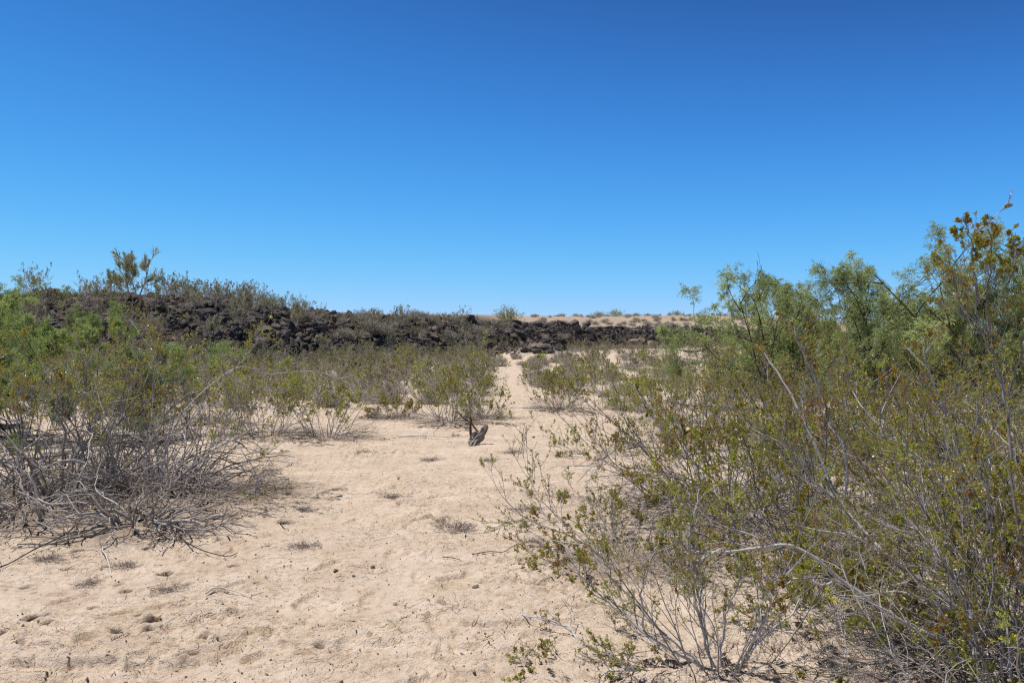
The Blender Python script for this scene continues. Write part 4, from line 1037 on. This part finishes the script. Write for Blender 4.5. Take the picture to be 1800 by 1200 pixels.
# ------------------------------------------------------------------ small things on the sand
def sand_z(x, y): return float(ground_z(np.array([x]), np.array([y]), True)[0])
def fallen(label, ctrl, r, mat='dry_wood', seed=0, twigs=3):  # real sticks, and two dark strips that stand for branch shadows
    rg = np.random.default_rng(seed)
    c = []
    for px, py, h in ctrl:
        x, y = g2(px, py, h); c.append([x, y, sand_z(x, y) + h + r])
    c = np.array(c); o0 = np.array([c[0][0], c[0][1], c[0][2]])
    p = smooth_path(c - o0, 14)[None]
    ts = [tubes(p, taper(np.array([r]), np.array([r * .45]), 14, 1), 6, np.array([1.15 if mat == 'dry_wood' else .6]))]
    if twigs:
        P1, D1, L1, s1, i1 = spawn(rg, p, np.array([.3]), twigs, .2, 1, 40, 10, .5, np.zeros(1, int))
        if len(P1):
            b1 = grow(rg, P1, D1, L1, 5, .12, -.1); ts.append(tubes(b1, taper(r * .4, r * .2, 6, len(b1)), 4, np.full(len(b1), .5)))
    V, F, T = join(ts)
    ob = link('branch_or_shadow_strip', build_mesh('branch_or_shadow_strip', V, F, M[mat], T, True), loc=o0); tag(ob, label, 'branch')
fallen('curved white stick lying on bare sand', [(362, 1052, .01), (375, 1046, .015), (395, 1044, .015), (420, 1048, .015), (442, 1060, .005)], .006, seed=1, twigs=2)
fallen('short pale forked twig on top of the grey twig pile', [(812, 930, .09), (815, 938, .04), (817, 950, .01)], .006, seed=2, twigs=0)
fallen('short dark stick lying beside the twig pile', [(778, 991, .01), (795, 994, .01), (811, 998, .01)], .004, 'brown_wood', 3, 0)
fallen('branch shadow modelled as a dark strip snaking over sand from the dead tangle to the photo edge', [(145, 920, .08), (125, 945, .04), (98, 962, .03), (60, 980, .02), (20, 1000, .01), (-15, 1014, .01)], .007, 'dark_bark', 4, 5)  # solid dark strip laid where a branch casts its shadow
fallen('bleached kinked branch end dangling on sand below the curling dead shrub', [(203, 945, .05), (180, 970, .02), (186, 985, .03), (192, 1005, .015), (196, 1022, .005)], .006, seed=5, twigs=3)
fallen('forked branch shadow modelled as a dark strip on sand, the one ending nearest the open path', [(304, 920, .06), (316, 950, .03), (335, 965, .03), (365, 978, .02), (400, 986, .01), (418, 974, .01)], .006, 'dark_bark', 6, 4)  # solid dark strip in place of a forked cast shadow
fallen('small stick standing from a burrow hole in the sand', [(489, 918, .0), (493, 914, .06), (500, 908, .13)], .008, seed=7, twigs=0)
fallen('long flat grey branch lying behind the stump', [(700, 770, .02), (740, 768, .03), (770, 771, .03), (797, 772, .01)], .012, seed=8, twigs=5)
fallen('thin straight twig lying on the sand near the bottom edge', [(634, 1110, .01), (642, 1104, .01), (650, 1099, .01)], .0025, seed=9, twigs=0)
fallen('thin dark branch lying across sand from the knee high clump', [(830, 988, .01), (860, 982, .01), (885, 983, .012), (900, 972, .02), (930, 962, .02)], .004, 'dark_bark', 10, 3)

# stones
for k, (px, py, s, pl, lb) in enumerate([(590, 1010, .022, 1, 'white pebble on bare sand'), (655, 1007, .02, 0, 'dark split pebble on bare sand'), (836, 1056, .024, 0, 'grey flat pebble on bare sand'),
                                         (622, 1020, .015, 1, 'tiny white pebble beside the dark split one'), (848, 1157, .012, 1, 'white pebble near the bottom edge'), (770, 890, .02, 0, 'dark pebble in the middle of the sandy path'),
                                         (938, 770, .03, 1, 'brown stone on the sand past the stump'), (700, 850, .022, 1, 'pale pebble on the far sandy path'), (922, 677, .07, 1, 'small tan rock beside the far path'), (1420, 0, 0, 0, '')]):
    if not s: continue
    x, y = g2(px, py)
    boulder((PALE if pl or s < .03 else ROCKS)[k % 4], x, y, sand_z(x, y) + s * .3, s, lb, None, 'stone', 'stone')

# dead weed mats and dried tufts, each a small plant of its own
def mat_mesh(seed, Rr, n, flat, tiny=.0011):
    rg = np.random.default_rng(seed)
    phi = rg.uniform(0, 6.28, n); D = np.stack([np.cos(phi), np.sin(phi), np.abs(rg.normal(0, flat, n))], -1)
    P = np.concatenate([rg.normal(0, Rr * .4, (n, 2)) * np.array([1, .6]), np.full((n, 1), .008)], 1)
    L = Rr * rg.uniform(.2, .7, n)
    b = grow(rg, P, D, L, 5, .22, -.15, .004)
    P1, D1, L1, s1, i1 = spawn(rg, b, L, 3, .1, 1, 45, 12, .7, np.arange(n)); b1 = grow(rg, P1, D1, L1, 3, .2, -.1, .004)
    V, F, T = join([tubes(b, taper(tiny * 1.3, tiny * .8, 6, n), 3, rg.normal(.35, .2, n)), tubes(b1, taper(tiny, tiny * .6, 4, len(b1)), 3, rg.normal(.35, .2, len(b1)))])
    return build_mesh('weed_mat', V, F, M['grey_twig'], T)
MATS = [mat_mesh(800 + k, .16, 55, .12) for k in range(4)] + [mat_mesh(810 + k, .14, 34, .7) for k in range(3)]
for (px, py, s, k, lb) in [(535, 968, 1.0, 0, 'round grey mat of dead weed on open sand'), (800, 938, 1.5, 1, 'wide pile of dry grey twigs in the middle of the sand'), (775, 925, .9, 4, 'wispy dry tuft behind the twig pile'),
                           (690, 877, 1.0, 2, 'dark flat weed mat on the middle of the path'), (85, 995, 1.1, 3, 'grey weed mat below the dark snaking shadow strip'), (295, 1046, .9, 0, 'grey weed mat on sand beside the curved white stick'),
                           (535, 900, .8, 5, 'dry upright tuft behind the stick in the burrow'), (560, 785, 1.0, 4, 'dry tuft in front of the dark splayed creosote'), (800, 770, .9, 5, 'reddish dry tuft beside the long flat grey branch'),
                           (760, 810, 1.1, 2, 'dark crumbled weed mat in front of the stump'), (900, 800, 1.2, 3, 'grey weed mat on the sand past the stump'), (860, 815, 1.0, 1, 'flat weed mat in the stump shadow line'),
                           (640, 800, 1.3, 0, 'dark weed mat at the shadow edge of the splayed creosote'), (470, 835, 1.1, 2, 'weed mat on the sand past the leaning bush'), (510, 825, 1.0, 6, 'small dry tuft on the sand past the leaning bush'),
                           (925, 905, 1.2, 1, 'grey twig scatter where the path meets the thicket'), (990, 880, 1.2, 3, 'dark twig mat at the edge of the arching grey branches'), (940, 960, .8, 0, 'weed mat beside the knee high clump'),
                           (215, 1005, .9, 1, 'small weed mat on crusty sand below the curling dead shrub'), (160, 1035, .8, 2, 'weed mat on crusty sand between burrows')]:
    x, y = g2(px, py)
    ob = link('weed_tuft' if k > 3 else 'weed_mat', MATS[k], loc=(x, y, sand_z(x, y))); ob.scale = (s, s, s); ob.rotation_euler.z = rng.uniform(0, 6.28)
    tag(ob, lb, 'dead weed', None); LITTER.append((x, y, .16 * s, .5))

# countless litter: twig bits and straw
LT = np.array(LITTER)
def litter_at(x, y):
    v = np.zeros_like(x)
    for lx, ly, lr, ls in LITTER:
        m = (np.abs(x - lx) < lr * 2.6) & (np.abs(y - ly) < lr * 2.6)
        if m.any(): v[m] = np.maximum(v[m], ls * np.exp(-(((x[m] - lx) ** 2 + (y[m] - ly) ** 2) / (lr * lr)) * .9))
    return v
n = 90000
Yc = 3.7 + 20 * rng.random(n) ** 1.7; Xc = rng.uniform(-.66, .66, n) * Yc
dn = litter_at(Xc, Yc) * 1.0 + .02 + .5 * sstep(.22, .5, fbm(Xc * 1.6, Yc * 1.6, 131, 4))
kp = rng.random(n) < dn * .6
Xc, Yc = Xc[kp], Yc[kp]; Zc = ground_z(Xc, Yc) + .004
n = len(Xc); a = rng.uniform(0, 6.28, n)
D = np.stack([np.cos(a), np.sin(a), rng.normal(.06, .18, n)], -1)
L = (.010 + .05 * rng.random(n) ** 2.5) * (1 + Yc / 25)
b = grow(rng, np.stack([Xc, Yc, Zc], -1), D, L, 3, .14, 0)
b[:, :, 2] = np.maximum(b[:, :, 2], ground_z(b[:, :, 0].ravel(), b[:, :, 1].ravel()).reshape(b.shape[:2]) + .002)
r_ = .0006 + .0011 * rng.random(n) ** 4 + Yc * .00006
V, F, T = tubes(b, taper(r_, r_ * .6, 4, n), 3, rng.normal(.5, .28, n))
tag(link('twig_litter', build_mesh('twig_litter', V, F, M['grey_twig'], T)), 'loose dry twig bits strewn over the sand and under the bushes', 'litter', None, 'stuff')
n = 42000
Yc = 3.8 + 18 * rng.random(n) ** 1.5; Xc = rng.uniform(-.6, .45, n) * Yc
kp = rng.random(n) < .03 + .8 * sstep(.18, .5, fbm(Xc * 1.3, Yc * .9, 151, 3))
Xc, Yc = Xc[kp], Yc[kp]; n = len(Xc); a = rng.uniform(0, 6.28, n)
Pq = np.stack([Xc, Yc, ground_z(Xc, Yc) + .002], -1)
D = nrm(np.stack([np.cos(a), np.sin(a), rng.uniform(.0, .5, n)], -1))
V, F, T = leaf_quads(rng, Pq, D, rng.uniform(.012, .035, n), .06, rng.uniform(0, 1, n))
tag(link('dry_grass', build_mesh('dry_grass', V, F, M['straw'], T)), 'short straw coloured stubble in patches on the sand', 'grass', None, 'stuff')
n = 9000
Yc = 3.7 + 14 * rng.random(n) ** 1.8; Xc = rng.uniform(-.64, .5, n) * Yc
parts = []; Zc = ground_z(Xc, Yc)
for i in range(n):
    v, f = sm[rng.integers(10)]; s = .0025 + .009 * rng.random() ** 5
    parts.append(((v * s) @ rot(rng).T + np.array([Xc[i], Yc[i], Zc[i] + s * .3]), f, np.full(len(v), rng.uniform(0, 1))))
V, F, T = join(parts)
tag(link('gravel', build_mesh('gravel', V, F, M['pale_rock'], T)), 'fine gravel and crust crumbs on the sand', 'gravel', None, 'stuff')

# ------------------------------------------------------------------ finish the ground: masks for its material
x, y = GX.ravel(), GY.ravel()
s = slope_s(x, y) + 1.6 * fbm(x * .22, y * .22, 5, 3); W = np.interp(x, WX, WY)
dd = s - W
right = sstep(-4, 4, x)
rocky = sstep(-1.2, 1.0, s) * (1 - right * sstep(.5, 3.5, dd)) * (1 - .6 * sstep(10, 60, dd))
md = np.zeros_like(x)
for mx, my, mr, mh in MOUNDS[-2:]: md = np.maximum(md, np.exp(-((x - mx) ** 2 + (y - my) ** 2) / (mr * mr)))
rocky = np.maximum(rocky, sstep(.35, .6, md) * .8)
hill = sstep(.5, 3.5, dd) * right
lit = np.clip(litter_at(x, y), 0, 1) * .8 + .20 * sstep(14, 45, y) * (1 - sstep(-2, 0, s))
burrow_shade = np.zeros_like(x)  # mask of the hole interiors that get the painted shade
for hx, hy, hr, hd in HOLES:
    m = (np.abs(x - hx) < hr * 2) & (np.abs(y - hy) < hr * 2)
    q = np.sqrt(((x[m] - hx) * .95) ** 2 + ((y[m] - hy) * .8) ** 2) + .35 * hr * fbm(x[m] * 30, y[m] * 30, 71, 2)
    burrow_shade[m] = np.maximum(burrow_shade[m], 1 - sstep(hr * .7, hr * 1.0, q))
for nm, val in (('burrow', burrow_shade), ('rocky', rocky), ('hill', hill), ('litter', lit)):
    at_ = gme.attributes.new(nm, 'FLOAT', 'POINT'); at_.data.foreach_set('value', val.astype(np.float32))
gob = link('ground', gme); tag(gob, 'bare pinkish sand rising to a rocky slope and a pale hill', 'ground', None, 'structure')
